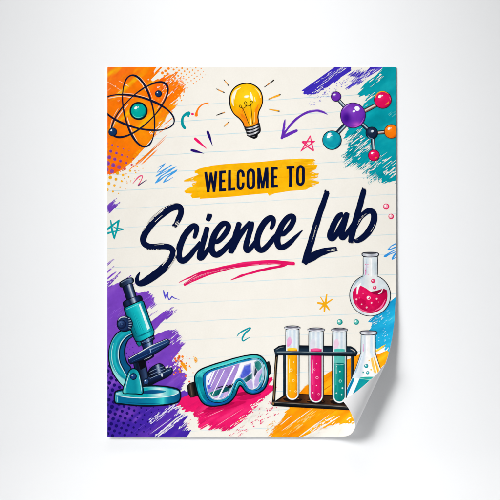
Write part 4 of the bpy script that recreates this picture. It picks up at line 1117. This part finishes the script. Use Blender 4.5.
def lens_patch(pts, col, res=None):
    t, _ = cdt(ln, [], [list(range(len(ln)))], 1)
    lvx = ill.next()
    cp = [tuple(v) for v in pts]
    if sum(cp[i][0] * cp[(i + 1) % len(cp)][1] - cp[(i + 1) % len(cp)][0] * cp[i][1] for i in range(len(cp))) < 0: cp.reverse()
    for tr in t:
        tt = [tuple(v) for v in tr]
        if area2(*tt) < 0: tt.reverse()
        pc = clip_convex(tt, cp)
        if pc: q.tris([(pc[0], pc[k], pc[k + 1]) for k in range(1, len(pc) - 1)], col, res, lvx)
lens_patch([(206, 388), (214, 368), (244, 358), (236, 376), (229, 399), (206, 400)], lambda x, y: mix((178, 148, 214), (150, 122, 200), fbm(x * .2, y * .2)), 1.5)
lens_patch([(204, 372), (211, 369), (207.6, 380), (206, 384)], (240, 240, 248))
lens_patch([(207.6, 380.4), (209.6, 380), (211.4, 388), (208.4, 389)], (96, 96, 214))
soft_patch([(207.8, 390), (215, 388.6), (226, 386.8), (231, 385), (228, 391.4), (218, 395.4), (211, 396.4)], lambda x, y: mix((16, 118, 110), (10, 76, 84), (x - 210) / 14), 1.2)
lens_patch([(207.6, 389), (220, 386.4), (236, 380.2), (236, 381.4), (226, 386.2), (210, 390)], (30, 32, 50))
lens_patch([(226, 387), (236, 381.6), (233.6, 386), (229.6, 388.4)], (16, 24, 40))
lens_patch([(213, 396), (222, 393), (228, 390), (227, 396), (220, 400), (213, 400)], (206, 172, 222))
lens_patch([(219, 394.6), (224, 392.6), (222, 399), (216.6, 400)], (150, 170, 222))
for a, b, w in (((214.6, 370), (208.6, 385), 1.6), ((224.4, 369.6), (212.4, 395), .9), ((234.4, 366), (217.4, 399.6), 1.7), ((218.6, 370), (210.6, 387), .7)):
    lens_patch([(a[0] - w / 2, a[1]), (a[0] + w / 2, a[1]), (b[0] + w / 2, b[1]), (b[0] - w / 2, b[1])], (250, 249, 253))
lens_patch([(241, 363), (246, 362), (236, 378.6), (231, 386)], (250, 249, 252))
soft_patch([(244.6, 366.6), (250, 364.8), (250.6, 371.6), (247, 376), (241.4, 378.2), (240.6, 375.6)], lambda x, y: mix((58, 70, 196), (84, 110, 216), fbm(x * .4, y * .4)), 1.2)
soft_patch([(243.6, 379.6), (247, 376.6), (252, 373.4), (251.6, 379.6), (247.6, 383.4)], lambda x, y: mix((10, 62, 76), (50, 120, 126), abs(x - 248.6) / 3.5), 1)
soft_patch([(255, 363), (260, 359.6), (262.4, 364), (260.4, 371), (256, 373.4)], lambda x, y: mix((20, 110, 110), (60, 150, 140), (x - 255) / 6), 1.2)
soft_patch([(253.6, 373), (255.4, 368), (257.4, 371.6), (254.8, 376)], (20, 40, 60))
lens_patch([(252, 366), (255, 363), (254.4, 374), (250.4, 382), (252, 374)], (206, 210, 220))
soft_patch([(257, 374), (262, 369), (262, 380), (256.6, 387), (254, 384)], lambda x, y: mix((214, 170, 224), (160, 168, 220), fbm(x * .3, y * .3)), 1.2)
soft_patch([(246, 383.6), (251, 380), (254, 387), (250, 389.4), (247, 387)], (186, 170, 222))
lens_patch([(252.6, 377), (256, 372), (254.6, 382), (257, 387), (253, 388.6)], (246, 244, 250))
lens_patch([(259.4, 378), (262, 372), (261.4, 380), (258.6, 385)], (60, 176, 184))
q.line([(209.6, 392.6), (212.4, 397), (217, 398.6), (223, 397.6), (227.6, 393.6)], [.2, .7, .8, .7, .2], (246, 248, 250), wob=.3)
q.line([(247.6, 387.4), (252.4, 389), (257, 386.6), (260.4, 381)], [.2, .9, .9, .2], (236, 240, 232), wob=.3)

# =================================================================== test tube rack
ill = Ill(75)
p = Ink("printed_test_tube_rack", ill, label="printed black rack holding amber, pink and teal test tubes")
q = Ink("rack_frame", ill, p)
RK = (16, 26, 36)
q.line([(284.6, 354), (284.2, 396)], [3.0, 2.6], (18, 26, 36), smooth=False, caps=False); q.line([(284.0, 355), (283.6, 395)], .7, (44, 74, 96), smooth=False)
q.line([(352.4, 354), (352.2, 404)], [3.4, 3.2], (24, 32, 42), smooth=False, caps=False); q.line([(351.6, 356), (351.6, 400)], .7, (84, 100, 110), smooth=False)
q.poly([(274, 403), (284, 395), (300, 394.2), (340, 395.4), (352, 397), (356, 407), (330, 406.4)], lgrad((274, 400), (352, 400), (0, (34, 21, 15)), (.12, (102, 58, 28)), (.3, (44, 26, 16)), (.42, (90, 51, 27)), (.55, (34, 22, 16)), (.72, (70, 42, 26)), (1, (28, 19, 16))), res=2)
q.line([(284, 394.8), (300, 394.2), (340, 395.4)], .9, (20, 16, 16), smooth=False)
q.line([(274, 402.4), (285, 395)], 1.4, (18, 18, 20), smooth=False)
for cx, cy in ((292.6, 399.4), (316, 401.2), (339.4, 402)): q.disc((cx, cy), 9.4, (24, 14, 12), ry=2.4, wob=.1, rot=.04)
for k in range(10): q.line([(288 + k * 6, 397.4 + k * .3 + R.random() * 3), (293 + k * 6, 397.2 + k * .35 + R.random() * 3)], [.2, .5], (176, 104, 50) if k % 2 else (50, 28, 18))
q.line([(276.8, 354), (275.4, 372), (273.6, 402.6)], [2.8, 2.9, 3.0], (18, 17, 18), smooth=False); q.line([(276.4, 357), (274.8, 376), (273.6, 399)], [.4, .9, .8], (150, 122, 86), smooth=False, wob=.3)
rackbars = Ink("upper_bar", ill, p)      # filled after the tubes: it passes in front of them
shape(q, [(274.4, 349.8), (279, 346.6), (283, 345.8), (310, 346.2), (350.6, 347.2), (354.4, 349.4), (356.6, 352.4), (355.4, 355.2), (340, 354.4), (276, 353.6)], lgrad((315, 346), (315, 354), (0, (10, 18, 28)), (.5, (26, 50, 70)), (1, (18, 34, 50))), 1.0, smooth=False, res=2)
q.line([(276, 350), (280, 347.4), (284, 346.8)], [.5, .8, .3], (120, 126, 128), wob=.3); q.line([(350, 348.6), (353.6, 350.4), (355.6, 353)], [.3, 1.0, .5], (196, 190, 180), wob=.3)
def tube(cx, hw, top, bot, liq, cols, label, bubbles, split=None):
    q = Ink("test_tube", ill, p, label)
    n = 14
    body = [(cx - hw, top + 3), (cx + hw, top + 3)] + [(cx + hw * math.cos(t), bot - hw + hw * math.sin(t)) for t in [math.pi * k / n for k in range(n + 1)]]
    q.line(body, 1.5, (34, 38, 46), closed=True, smooth=False, wob=.12, step=4)
    q.poly(body, lgrad((cx - hw, 0), (cx + hw, 0), (0, (176, 196, 208)), (.14, (236, 242, 244)), (.32, (206, 220, 232)), (.5, (240, 243, 244)), (.66, (200, 216, 230)), (.84, (238, 242, 242)), (1, (184, 198, 206))), res=1.5)
    q.line([(cx - hw + .5, top + 5), (cx - hw + .5, bot - hw)], .5, (250, 252, 252)); 
    # pink label tint high on the glass
    q.poly(curve([(cx - hw + 1.2, top + 13), (cx - 2.4, top + 10), (cx - .6, top + 14), (cx - 1.6, top + 18), (cx - hw + 1.4, top + 20)]), lgrad((0, top + 10), (0, top + 20), (0, (240, 190, 222)), (1, (234, 150, 206))) if cx < 300 else ((240, 206, 228) if cx > 330 else (224, 222, 234)), 1.5)
    iw = hw - 1.3
    lb = [(cx - iw, liq), (cx - iw * .4, liq - .5), (cx + iw, liq)] + [(cx + iw * math.cos(t), bot - hw + iw * math.sin(t)) for t in [math.pi * k / n for k in range(n + 1)]]
    base, dk, lt = cols
    def f(x, y):
        u = (x - cx + iw) / (2 * iw)
        c = ramp([(0, lt), (.12, base), (.3, mix(base, lt, .35)), (.45, base), (.8, base), (1, dk)], u)
        c = mix(c, dk, max(0, (y - bot + 14) / 14) * .5 + (fbm(x * .3, y * .14) - .5) * .5)
        if split and y < split: c = mix(c, (116, 206, 196), .75)
        return c
    q.poly(lb, f, res=1.4)
    q.poly(ell((cx, liq + .6), iw, 1.2, 0, 20), lt)
    if split:
        q.poly(ell((cx, split), iw, 1.0, 0, 20), (8, 104, 104)); q.line([(cx - iw, split), (cx, split + .9), (cx + iw, split)], .5, (150, 224, 214))
    q.line([(cx - iw + 1.8, liq + 10), (cx - iw + 1.9, bot - 18)], [.5, .9], lt); q.line([(cx - iw + 2, liq + 11), (cx - iw + 2.1, liq + 24)], [.4, .8], mix(lt, WHITE, .6))
    q.line([(cx + (hw - .7) * math.cos(t), bot - hw + (hw - .7) * math.sin(t)) for t in [math.pi * (.08 + .84 * k / 12) for k in range(13)]], [.3] + [1.0] * 11 + [.3], (244, 246, 244))
    for bx, by, r in bubbles:
        if r > .9:
            q.disc((bx, by), r, mix(lt, WHITE, .5), n=14); q.disc((bx + .1, by + .1), r * .62, base, n=12)
        else: q.disc((bx, by), r, mix(lt, WHITE, .7), n=8)
    # lip
    q.poly(ell((cx, top + 1.1), hw + 1.9, 2.3, 0, 30), (40, 42, 50))
    q.poly(ell((cx, top + 1.3), hw + 1.3, 1.7, 0, 30), lgrad((cx - hw, 0), (cx + hw, 0), (0, (206, 210, 220)), (.35, (150, 150, 166)), (.6, (226, 228, 234)), (1, (170, 174, 186))), res=1.5)
    q.poly(ell((cx, top + .7), hw, .8, 0, 26), (112, 110, 122))
    q.line([(cx - hw - 1, top + 1.8), (cx, top + 3.0), (cx + hw + 1, top + 1.8)], [.3, .8, .3], (240, 242, 246))
tube(292.3, 6.3, 326.6, 399.8, 348.4, ((250, 172, 10), (226, 120, 8), (255, 208, 60)), "amber test tube", ((291, 370, 1.6), (293.3, 380.4, 1.2), (293.6, 362, .6), (295.6, 391.2, 1.0), (289.8, 390.6, .6), (297, 374, .4)))
tube(316.0, 6.9, 328.6, 402.4, 348.8, ((222, 22, 104), (164, 8, 74), (246, 84, 150)), "pink test tube", ((314.4, 369.4, 1.0), (317, 377.6, 1.5), (316.4, 385.4, .6), (312.8, 392.6, .7), (318.6, 394, 1.0), (316.6, 363.6, .6)))
tube(339.4, 6.6, 328.8, 402.8, 349.2, ((10, 138, 132), (4, 92, 96), (70, 190, 178)), "teal test tube", ((339.8, 371.4, .8), (340.2, 381, 1.5), (342.4, 388, .9), (336.4, 393, .8), (341.6, 394.4, .7), (336.6, 366.6, .5)), split=363.8)
q = rackbars
q.poly([(275, 351.4), (282, 350.9), (330, 351.6), (355.8, 352.0), (356.4, 354), (355, 356.2), (330, 355.8), (277, 355), (274.6, 353.4)], lgrad((315, 351), (315, 356), (0, (74, 92, 104)), (.25, (34, 56, 74)), (.6, (18, 32, 46)), (1, (8, 12, 18))), res=2)
q.line([(277, 352), (310, 352.1), (352, 352.6)], .5, (126, 144, 152), smooth=False, wob=.4)
q = Ink("lower_bar", ill, p)
q.poly([(271.8, 401.8), (274, 401.2), (300, 402.9), (330, 404.6), (358, 406.6), (358, 410.4), (330, 409), (300, 407.4), (273, 405.8), (271.4, 404.4)], lgrad((315, 403), (314.6, 408.6), (0, (92, 84, 78)), (.3, (40, 42, 46)), (.7, (14, 18, 22)), (1, (6, 8, 12))), res=2)
q.line([(275, 402.4), (300, 403.9), (330, 405.6), (356, 407.4)], .5, (138, 128, 116), smooth=False, wob=.5); q.disc((273.2, 403.4), 1.0, (150, 110, 66), ry=1.3)

# =================================================================== round flask
ill = Ill(30)
p = Ink("printed_round_flask", ill, label="printed round bottomed glass flask of pink liquid")
GK = (44, 48, 54)
bulb = [(370 + 20 * math.sin(t), 295.4 - 20.2 * math.cos(t)) for t in [math.radians(a) for a in range(20, 341, 8)]]
fl = [(363.4, 257), (377.2, 257), (377, 273.6)] + bulb + [(363.6, 273.6)]
p.line(fl, 1.5, GK, closed=True, smooth=False, wob=.14, step=3)
p.poly(fl, lambda x, y: mix(ramp([(0, (196, 208, 214)), (.1, (226, 234, 238)), (.3, (206, 220, 230)), (.5, (240, 240, 238)), (.75, (214, 226, 232)), (1, (190, 202, 208))], (x - 363) / 14 if y < 275 else (x - 350) / 40), (240, 240, 238), (fbm(x * .25, y * .25) - .3)), res=1.5)
p.line([(366, 259), (366, 273), (359, 280)], [.5, 1.1, .3], (186, 206, 220)); p.line([(375, 259), (375.2, 274)], [.4, 1.2], (196, 208, 214)); p.line([(371.4, 259), (371.2, 276)], [.6, 1.6], (250, 250, 250))
p.line([(366, 265), (365.6, 274.4)], [.5, 1.2], (236, 150, 204)); 
for x, y in ((367.8, 264.4), (365.6, 264.2), (367.8, 266.8), (368, 274.4), (365.6, 270)): p.disc((x, y), .55, (240, 90, 150), n=7)
p.line([(354, 286), (357.4, 280.8), (362, 277.6)], [.4, 1.8, .4], (176, 198, 212))
q = Ink("liquid", ill, p)
lq = curve([(352.6, 292), (355.6, 287.4), (360.4, 285.8), (366, 288.4), (371, 291.6), (377, 290.4), (383, 288.8), (386.6, 290)], closed=False) + [(370 + 17.4 * math.cos(t), 295.6 + 17.6 * math.sin(t)) for t in [math.radians(a) for a in range(-14, 194, 8)]]
q.poly(lq, lambda x, y: mix(mix((226, 14, 88), (184, 4, 66), (math.hypot(x - 367, y - 295) - 9) / 10), (240, 60, 118), (fbm(x * .2 + 3, y * .2) - .5) * 1.2 + (x < 360) * .15), res=1.4)
q.poly(curve([(371, 291.8), (377, 290.6), (383, 289), (386.4, 290.4), (384, 293), (378, 294.8), (373, 293.8)]), (150, 6, 58)); q.line([(356, 304), (360, 309), (367, 312), (374, 311.4)], [.3, 1.2, 1.2, .3], (246, 96, 140)); q.line([(374, 311), (381, 307), (385.4, 299)], [.3, 1.6, .3], (244, 110, 160))
q.disc((361, 302), 5, (204, 6, 76), ry=3.4, rot=.5, wob=.2); q.disc((376, 303), 5, (210, 8, 80), ry=3, rot=-.5, wob=.2)
q.line([(360.8, 283.2), (357.8, 287.8), (357, 294)], [1.0, 2.3, 1.2], (250, 250, 250), wob=.3)
q.line([(382.6, 288.6), (381, 292.4), (378, 294)], [.5, 1.2, .3], (250, 236, 240))
for x, y, r in ((356.4, 299.4, 1.0), (368.5, 297.8, 2.0), (376.6, 298.8, 1.0), (361.6, 304.2, .8), (366.6, 307.4, 1.0), (371.4, 302.8, .9), (363, 293.6, .6), (378.4, 302, .5), (359.4, 298, .5)):
    if r > 1.5: q.disc((x, y), r, (250, 214, 224), n=14); q.disc((x + .3, y + .2), r * .62, (232, 60, 116), n=10); q.disc((x - .5, y - .4), r * .45, WHITE, n=10)
    else: q.disc((x, y), r, (250, 200, 216) if r > .7 else (244, 120, 160), n=9, wob=.2)
for x, y, r in ((373, 281, 2.1), (374.6, 287.6, 1.9)):
    q = Ink("bubble", ill, p)
    q.disc((x, y), r, (222, 40, 96), n=14); q.disc((x - .2, y - .2), r * .6, (240, 110, 146), n=10); q.disc((x - .5, y - .6), r * .28, WHITE, n=8)
q = Ink("flask_rim", ill, p)
q.poly(curve([(361.4, 254), (363, 252.4), (370, 251.8), (377.4, 252.4), (379, 254.2), (377.6, 256.6), (370, 257.4), (362.8, 256.6)]), (48, 50, 56))
q.poly(curve([(362.2, 254.2), (363.6, 253), (370, 252.5), (377, 253), (378.2, 254.4), (377, 256), (370, 256.7), (363.2, 255.9)]), lgrad((362, 0), (378, 0), (0, (170, 174, 184)), (.3, (228, 230, 234)), (.6, (164, 168, 178)), (1, (222, 224, 230))), res=1.4)
q.poly(ell((370.2, 253.2), 6.6, .75, 0, 24), (66, 66, 72))

# =================================================================== conical flask
ill = Ill(130)
p = Ink("printed_conical_flask", ill, label="printed conical flask of blue liquid partly hidden behind the curled corner")
cf = [(361.4, 333), (374.6, 333), (374.8, 352.6), (379, 365.6), (386, 388), (379, 397), (366, 405), (354, 407), (346.5, 404), (341.8, 399.2), (342.4, 397.4), (349, 385), (356, 368), (361, 353)]
p.line(cf, 1.5, GK, closed=True, smooth=False, wob=.14, step=3)
def glassf(x, y):
    cx = 368; hw = 6.6 if y < 352 else 6.6 + (y - 352) * .46
    return mix(ramp([(0, (170, 196, 214)), (.1, (232, 240, 244)), (.25, (196, 214, 232)), (.38, (244, 244, 246)), (.6, (240, 240, 238)), (.78, (190, 212, 228)), (.9, (236, 240, 240)), (1, (196, 204, 210))], (x - cx + hw) / (2 * hw)), (243, 240, 232), .35 * fbm(x * .3, y * .1))
p.poly(cf, glassf, res=1.6)
p.line([(363.2, 344), (363.2, 351)], [.6, 1.0], (226, 150, 210)); p.line([(371, 336), (371, 352)], [1.0, 2.0], (206, 224, 236)); p.line([(366.8, 336), (366.4, 354)], [.8, 1.4], (252, 252, 252))
p.poly([(370.6, 358.6), (374, 356.4), (378.4, 367), (380, 373), (374.4, 373), (372, 366)], (248, 190, 90)); p.poly([(375, 359), (377.6, 368), (379.8, 374), (376, 372)], (246, 168, 40))
p.line([(372.6, 356), (375.4, 367), (377, 373)], [.4, 1.2, .8], (250, 238, 214)); p.line([(357.6, 366), (351, 381), (343.6, 396.6)], [.5, 1.2, 1.4], (206, 224, 240)); p.line([(361.6, 356), (355.6, 372)], [.5, 1.4], (170, 198, 224))
q = Ink("liquid", ill, p)
q.poly([(352.4, 378), (360, 378.6), (376, 377.4), (384.4, 378.4), (386, 387), (378, 396), (366, 404), (354, 406), (347, 403), (342.6, 399)], lambda x, y: ramp([(0, (2, 104, 158)), (.3, (8, 128, 168)), (.5, (16, 150, 156)), (1, (10, 122, 126))], (x - 344) / 34 + (fbm(x * .3, y * .2) - .5) * .4), res=1.6)
q.poly([(354.6, 378), (359.4, 378.4), (352.4, 395), (347.6, 403), (344, 400.4)], (236, 243, 246)); q.poly([(353, 381), (354.6, 379), (346.6, 397), (344.2, 399.4)], (10, 128, 180))
q.poly(ell((371, 378), 11.6, 1.5, .0, 28), (40, 164, 156)); q.line([(360.4, 378.4), (370, 379.4), (382, 378.4)], .5, (150, 224, 214))
for x, y, r in ((366.2, 365.8, 2.1), (367.6, 372.6, 1.7), (363, 372.2, .9)):
    q = Ink("bubble", ill, p)
    q.disc((x, y), r, (14, 138, 146), n=14); q.disc((x - .1, y - .1), r * .6, (90, 190, 196), n=10); q.disc((x - r * .3, y - r * .35), r * .32, WHITE, n=8)
p2 = Ink("splatter", ill, p)
for x, y, r in ((369, 360.4, .7), (371, 369.6, .9), (368.8, 368, .3), (373.6, 371.4, .4)): p2.disc((x, y), r, (246, 190, 60), n=8)
q = Ink("flask_rim", ill, p)
q.poly(curve([(359.4, 332.6), (361, 330.8), (368, 330.2), (375.6, 330.8), (377.4, 332.6), (375.6, 334.6), (368, 335.4), (361, 334.6)]), (54, 56, 62))
q.poly(curve([(360.2, 332.6), (361.8, 331.5), (368, 331), (375, 331.5), (376.6, 332.6), (375, 334), (368, 334.7), (361.8, 334)]), lgrad((360, 0), (377, 0), (0, (186, 190, 200)), (.25, (236, 238, 242)), (.5, (160, 160, 172)), (.75, (226, 228, 234)), (1, (170, 174, 186))), res=1.4)
q.poly(ell((368.4, 331.6), 6.2, .6, 0, 24), (124, 122, 134))

# =================================================================== build the poster
poster = bpy.data.objects.new("poster", None)
COL.objects.link(poster)
poster.location = ROOT
poster.empty_display_size = 0.05
poster["label"] = "white ruled science lab welcome poster with its lower right corner curled forward"
poster["category"] = "poster"

def make_sheet():
    verts, faces, idx = [], [], {}
    def vid(w):
        k = (round(w.x, 6), round(w.y, 6), round(w.z, 6))
        if k not in idx:
            idx[k] = len(verts); verts.append(tuple(w))
        return idx[k]
    for t in BASE:
        t = [tuple(v) for v in t]
        if abs(area2(*t)) < 1e-7: continue
        if area2(*t) < 0: t.reverse()
        f = [vid(world(x, y, front_at(x, y)[0]) - ROOT) for x, y in t]
        f.reverse()
        if len(set(f)) == 3: faces.append(f)
    # the turned-over corner
    edge = [p_ for p_ in OUTR if abs(sdist(*p_)) < 1e-3]
    edge.sort(key=lambda q_: q_[1], reverse=True)          # bottom to top along the roll
    flapedge = curve([(384.8, 363.2), (381.2, 366.2), (376.4, 372.4), (368.4, 379.8), (354.6, 391.2), (341.5, 399.0)], closed=False, step=1.6)[1:]
    flapedge2 = curve([(341.5, 399.0), (347.2, 406.4), (351.5, 414.4), (353.9, 421.6), (354.2, 427.5)], closed=False, step=1.6)[1:-1]
    outl = edge + flapedge + flapedge2
    pts = [tuple(p_) for p_ in outl]
    n = len(pts)
    def inpoly(x, y):
        c = False
        for i in range(n):
            a, b = pts[i], pts[(i + 1) % n]
            if (a[1] > y) != (b[1] > y) and x < (b[0] - a[0]) * (y - a[1]) / (b[1] - a[1]) + a[0]: c = not c
        return c
    def mind(x, y):
        return min(math.hypot(x - a[0], y - a[1]) for a in pts)
    extra = []
    for j in range(1, rows * 2):
        s = -FW * (1 - math.cos(math.pi / 2 * j / (rows * 2)))
        for i in range(-4, 80):
            a = i * 1.6
            x = LP.x + LN.x * s + LD.x * a; y = LP.y + LN.y * s + LD.y * a
            if inpoly(x, y) and mind(x, y) > .5: extra.append((x, y))
    tr, _ = cdt(pts + extra, [], [list(range(n))], 1)
    nf = len(faces)
    for t in tr:
        t = [tuple(v) for v in t]
        if abs(area2(*t)) < 1e-7: continue
        if area2(*t) < 0: t.reverse()
        f = [vid(world(x, y, back_at(x, y) if abs(sdist(x, y)) > 1e-3 else front_at(x, y)[0]) - ROOT) for x, y in t]
        if len(set(f)) == 3: faces.append(f)               # printed side faces inwards here
    me0 = bpy.data.meshes.new("tmp")
    me0.from_pydata(verts, [], faces); me0.update()
    nrm = [v.normal.copy() for v in me0.vertices]
    bpy.data.meshes.remove(me0)
    th = 0.30 * S
    nv = len(verts)
    V = [Vector(v) for v in verts]
    allv = V + [V[i] - nrm[i] * th for i in range(nv)]
    allf = list(faces) + [[i + nv for i in reversed(f)] for f in faces]
    mats = [0] * len(faces) + [1] * len(faces)
    def curved(f):
        return max(sdist(*world_xy(verts[i])) for i in f) > -CW + .05
    sm = [curved(f) for f in faces] * 2
    cnt = {}
    for f in faces:
        for k in range(len(f)):
            e = (f[k], f[(k + 1) % len(f)])
            if (e[1], e[0]) in cnt: cnt[(e[1], e[0])] = None
            else: cnt[e] = e
    for e in cnt.values():                                 # the cut edge of the paper
        if e is None: continue
        b0 = len(allv)
        allv += [V[e[0]], V[e[1]], V[e[1]] - nrm[e[1]] * th, V[e[0]] - nrm[e[0]] * th]
        allf.append([b0 + 1, b0, b0 + 3, b0 + 2]); mats.append(1); sm.append(False)
    me = bpy.data.meshes.new("paper_sheet")
    me.from_pydata([tuple(v) for v in allv], [], allf)
    me.polygons.foreach_set("use_smooth", sm)
    me.polygons.foreach_set("material_index", mats)
    me.materials.append(M_FRONT); me.materials.append(M_BACK)
    o = bpy.data.objects.new("paper_sheet", me)
    COL.objects.link(o)
    o.parent = poster
    return o
make_sheet()
for a in ALL:
    if a.parent is None: a.build(poster)
for a in ALL:
    if a.parent is not None: a.build(a.parent.obj)

# =================================================================== studio backdrop (one seamless sheet)
def backdrop():
    prof = []
    rad = 0.205
    prof.append((0.0, 3.2)); prof.append((0.0, 1.6)); prof.append((0.0, 0.6))
    for k in range(0, 33):
        t = math.pi / 2 * k / 32
        prof.append((-rad + rad * math.cos(t), rad - rad * math.sin(t)))
    prof += [(-0.6, 0.0), (-2.0, 0.0), (-12.0, 0.0)]
    xs = [-4.0, -1.5, -.5, 0, .5, 1.5, 4.0]
    v = [(x, y, z) for (y, z) in prof for x in xs]
    n = len(xs); f = []
    for i in range(len(prof) - 1):
        for j in range(n - 1):
            a = i * n + j
            f.append((a + n, a + n + 1, a + 1, a))
    me = bpy.data.meshes.new("backdrop"); me.from_pydata(v, [], f)
    for q_ in me.polygons: q_.use_smooth = True
    m, nt, b = new_mat("white_studio_paper")
    setin(b, "Roughness", 0.85); setin(b, "Specular IOR Level", 0.1)
    tc = nt.nodes.new("ShaderNodeTexCoord"); nz = nt.nodes.new("ShaderNodeTexNoise")
    nz.inputs["Scale"].default_value = 3.0; nz.inputs["Detail"].default_value = 3
    nt.links.new(tc.outputs["Object"], nz.inputs["Vector"])
    mx = nt.nodes.new("ShaderNodeMix"); mx.data_type = 'RGBA'
    mx.inputs["A"].default_value = (0.918, 0.926, 0.936, 1); mx.inputs["B"].default_value = (0.930, 0.937, 0.946, 1)
    nt.links.new(nz.outputs["Fac"], mx.inputs["Factor"]); nt.links.new(mx.outputs["Result"], b.inputs["Base Color"])
    me.materials.append(m)
    o = bpy.data.objects.new("backdrop", me); scene.collection.objects.link(o)
    o["kind"] = "structure"
    o["label"] = "seamless white studio backdrop curving into the floor"
backdrop()

# =================================================================== light
w = bpy.data.worlds.new("World"); scene.world = w
w.use_nodes = True
bg = w.node_tree.nodes["Background"]
bg.inputs[0].default_value = (0.97, 0.985, 1.0, 1); bg.inputs[1].default_value = 0.02

def softbox(name, loc, target, size, power, col=(1, 1, 1), spread=180):
    l = bpy.data.lights.new(name, 'AREA'); l.shape = 'RECTANGLE'; l.size, l.size_y = size
    l.energy = power; l.color = col; l.spread = math.radians(spread)
    o = bpy.data.objects.new(name, l); scene.collection.objects.link(o)
    o.location = loc
    o.rotation_euler = (Vector(target) - Vector(loc)).to_track_quat('-Z', 'Y').to_euler()
    return o
CZ = (FLOOR - 250) * S
softbox("key_softbox", (-3.0, -3.6, CZ + 1.6), (0.12, 0, CZ), (2.8, 2.8), 15.0, (1, 1, 1), 38)
softbox("overhead_fill", (0.0, -0.5, CZ + 1.6), (0, -0.40, 0), (1.4, 0.3), 2.0, (1, 1, 1), 50)  # unseen lamp added to brighten the floor and the cove
softbox("backdrop_fill", (0.0, -0.75, CZ + 1.15), (0, 0, CZ + 0.50), (0.4, 0.2), 0.42, (1, 1, 1), 75)  # unseen lamp put in to lift the top centre of the wall
sl = bpy.data.lights.new("pool_spot", 'SPOT')  # extra unseen spot, adds a bright pool on wall and poster
sl.energy = 300; sl.spot_size = math.radians(40); sl.spot_blend = 0.8; sl.shadow_soft_size = 0.55
so = bpy.data.objects.new("pool_spot", sl); scene.collection.objects.link(so)
so.location = (-1.6, -2.9, CZ + 1.5)
so.rotation_euler = (Vector((0.06, 0, CZ + .05)) - so.location).to_track_quat('-Z', 'Y').to_euler()
so.scale = (0.45, 1.0, 1.0)

# =================================================================== camera
cam = bpy.data.cameras.new("camera")
co = bpy.data.objects.new("camera", cam); scene.collection.objects.link(co)
DIST = 9.0
co.location = (0, -DIST, CZ); co.rotation_euler = (math.pi / 2, 0, 0)
cam.sensor_width = 36; cam.lens = 36 * DIST / (500 * S)
cam.clip_start = 0.1; cam.clip_end = 100
scene.camera = co
scene.render.resolution_x = 1024; scene.render.resolution_y = 1024
vs = scene.view_settings
vs.view_transform = 'Standard'; vs.look = 'None'; vs.exposure = 0; vs.gamma = 1
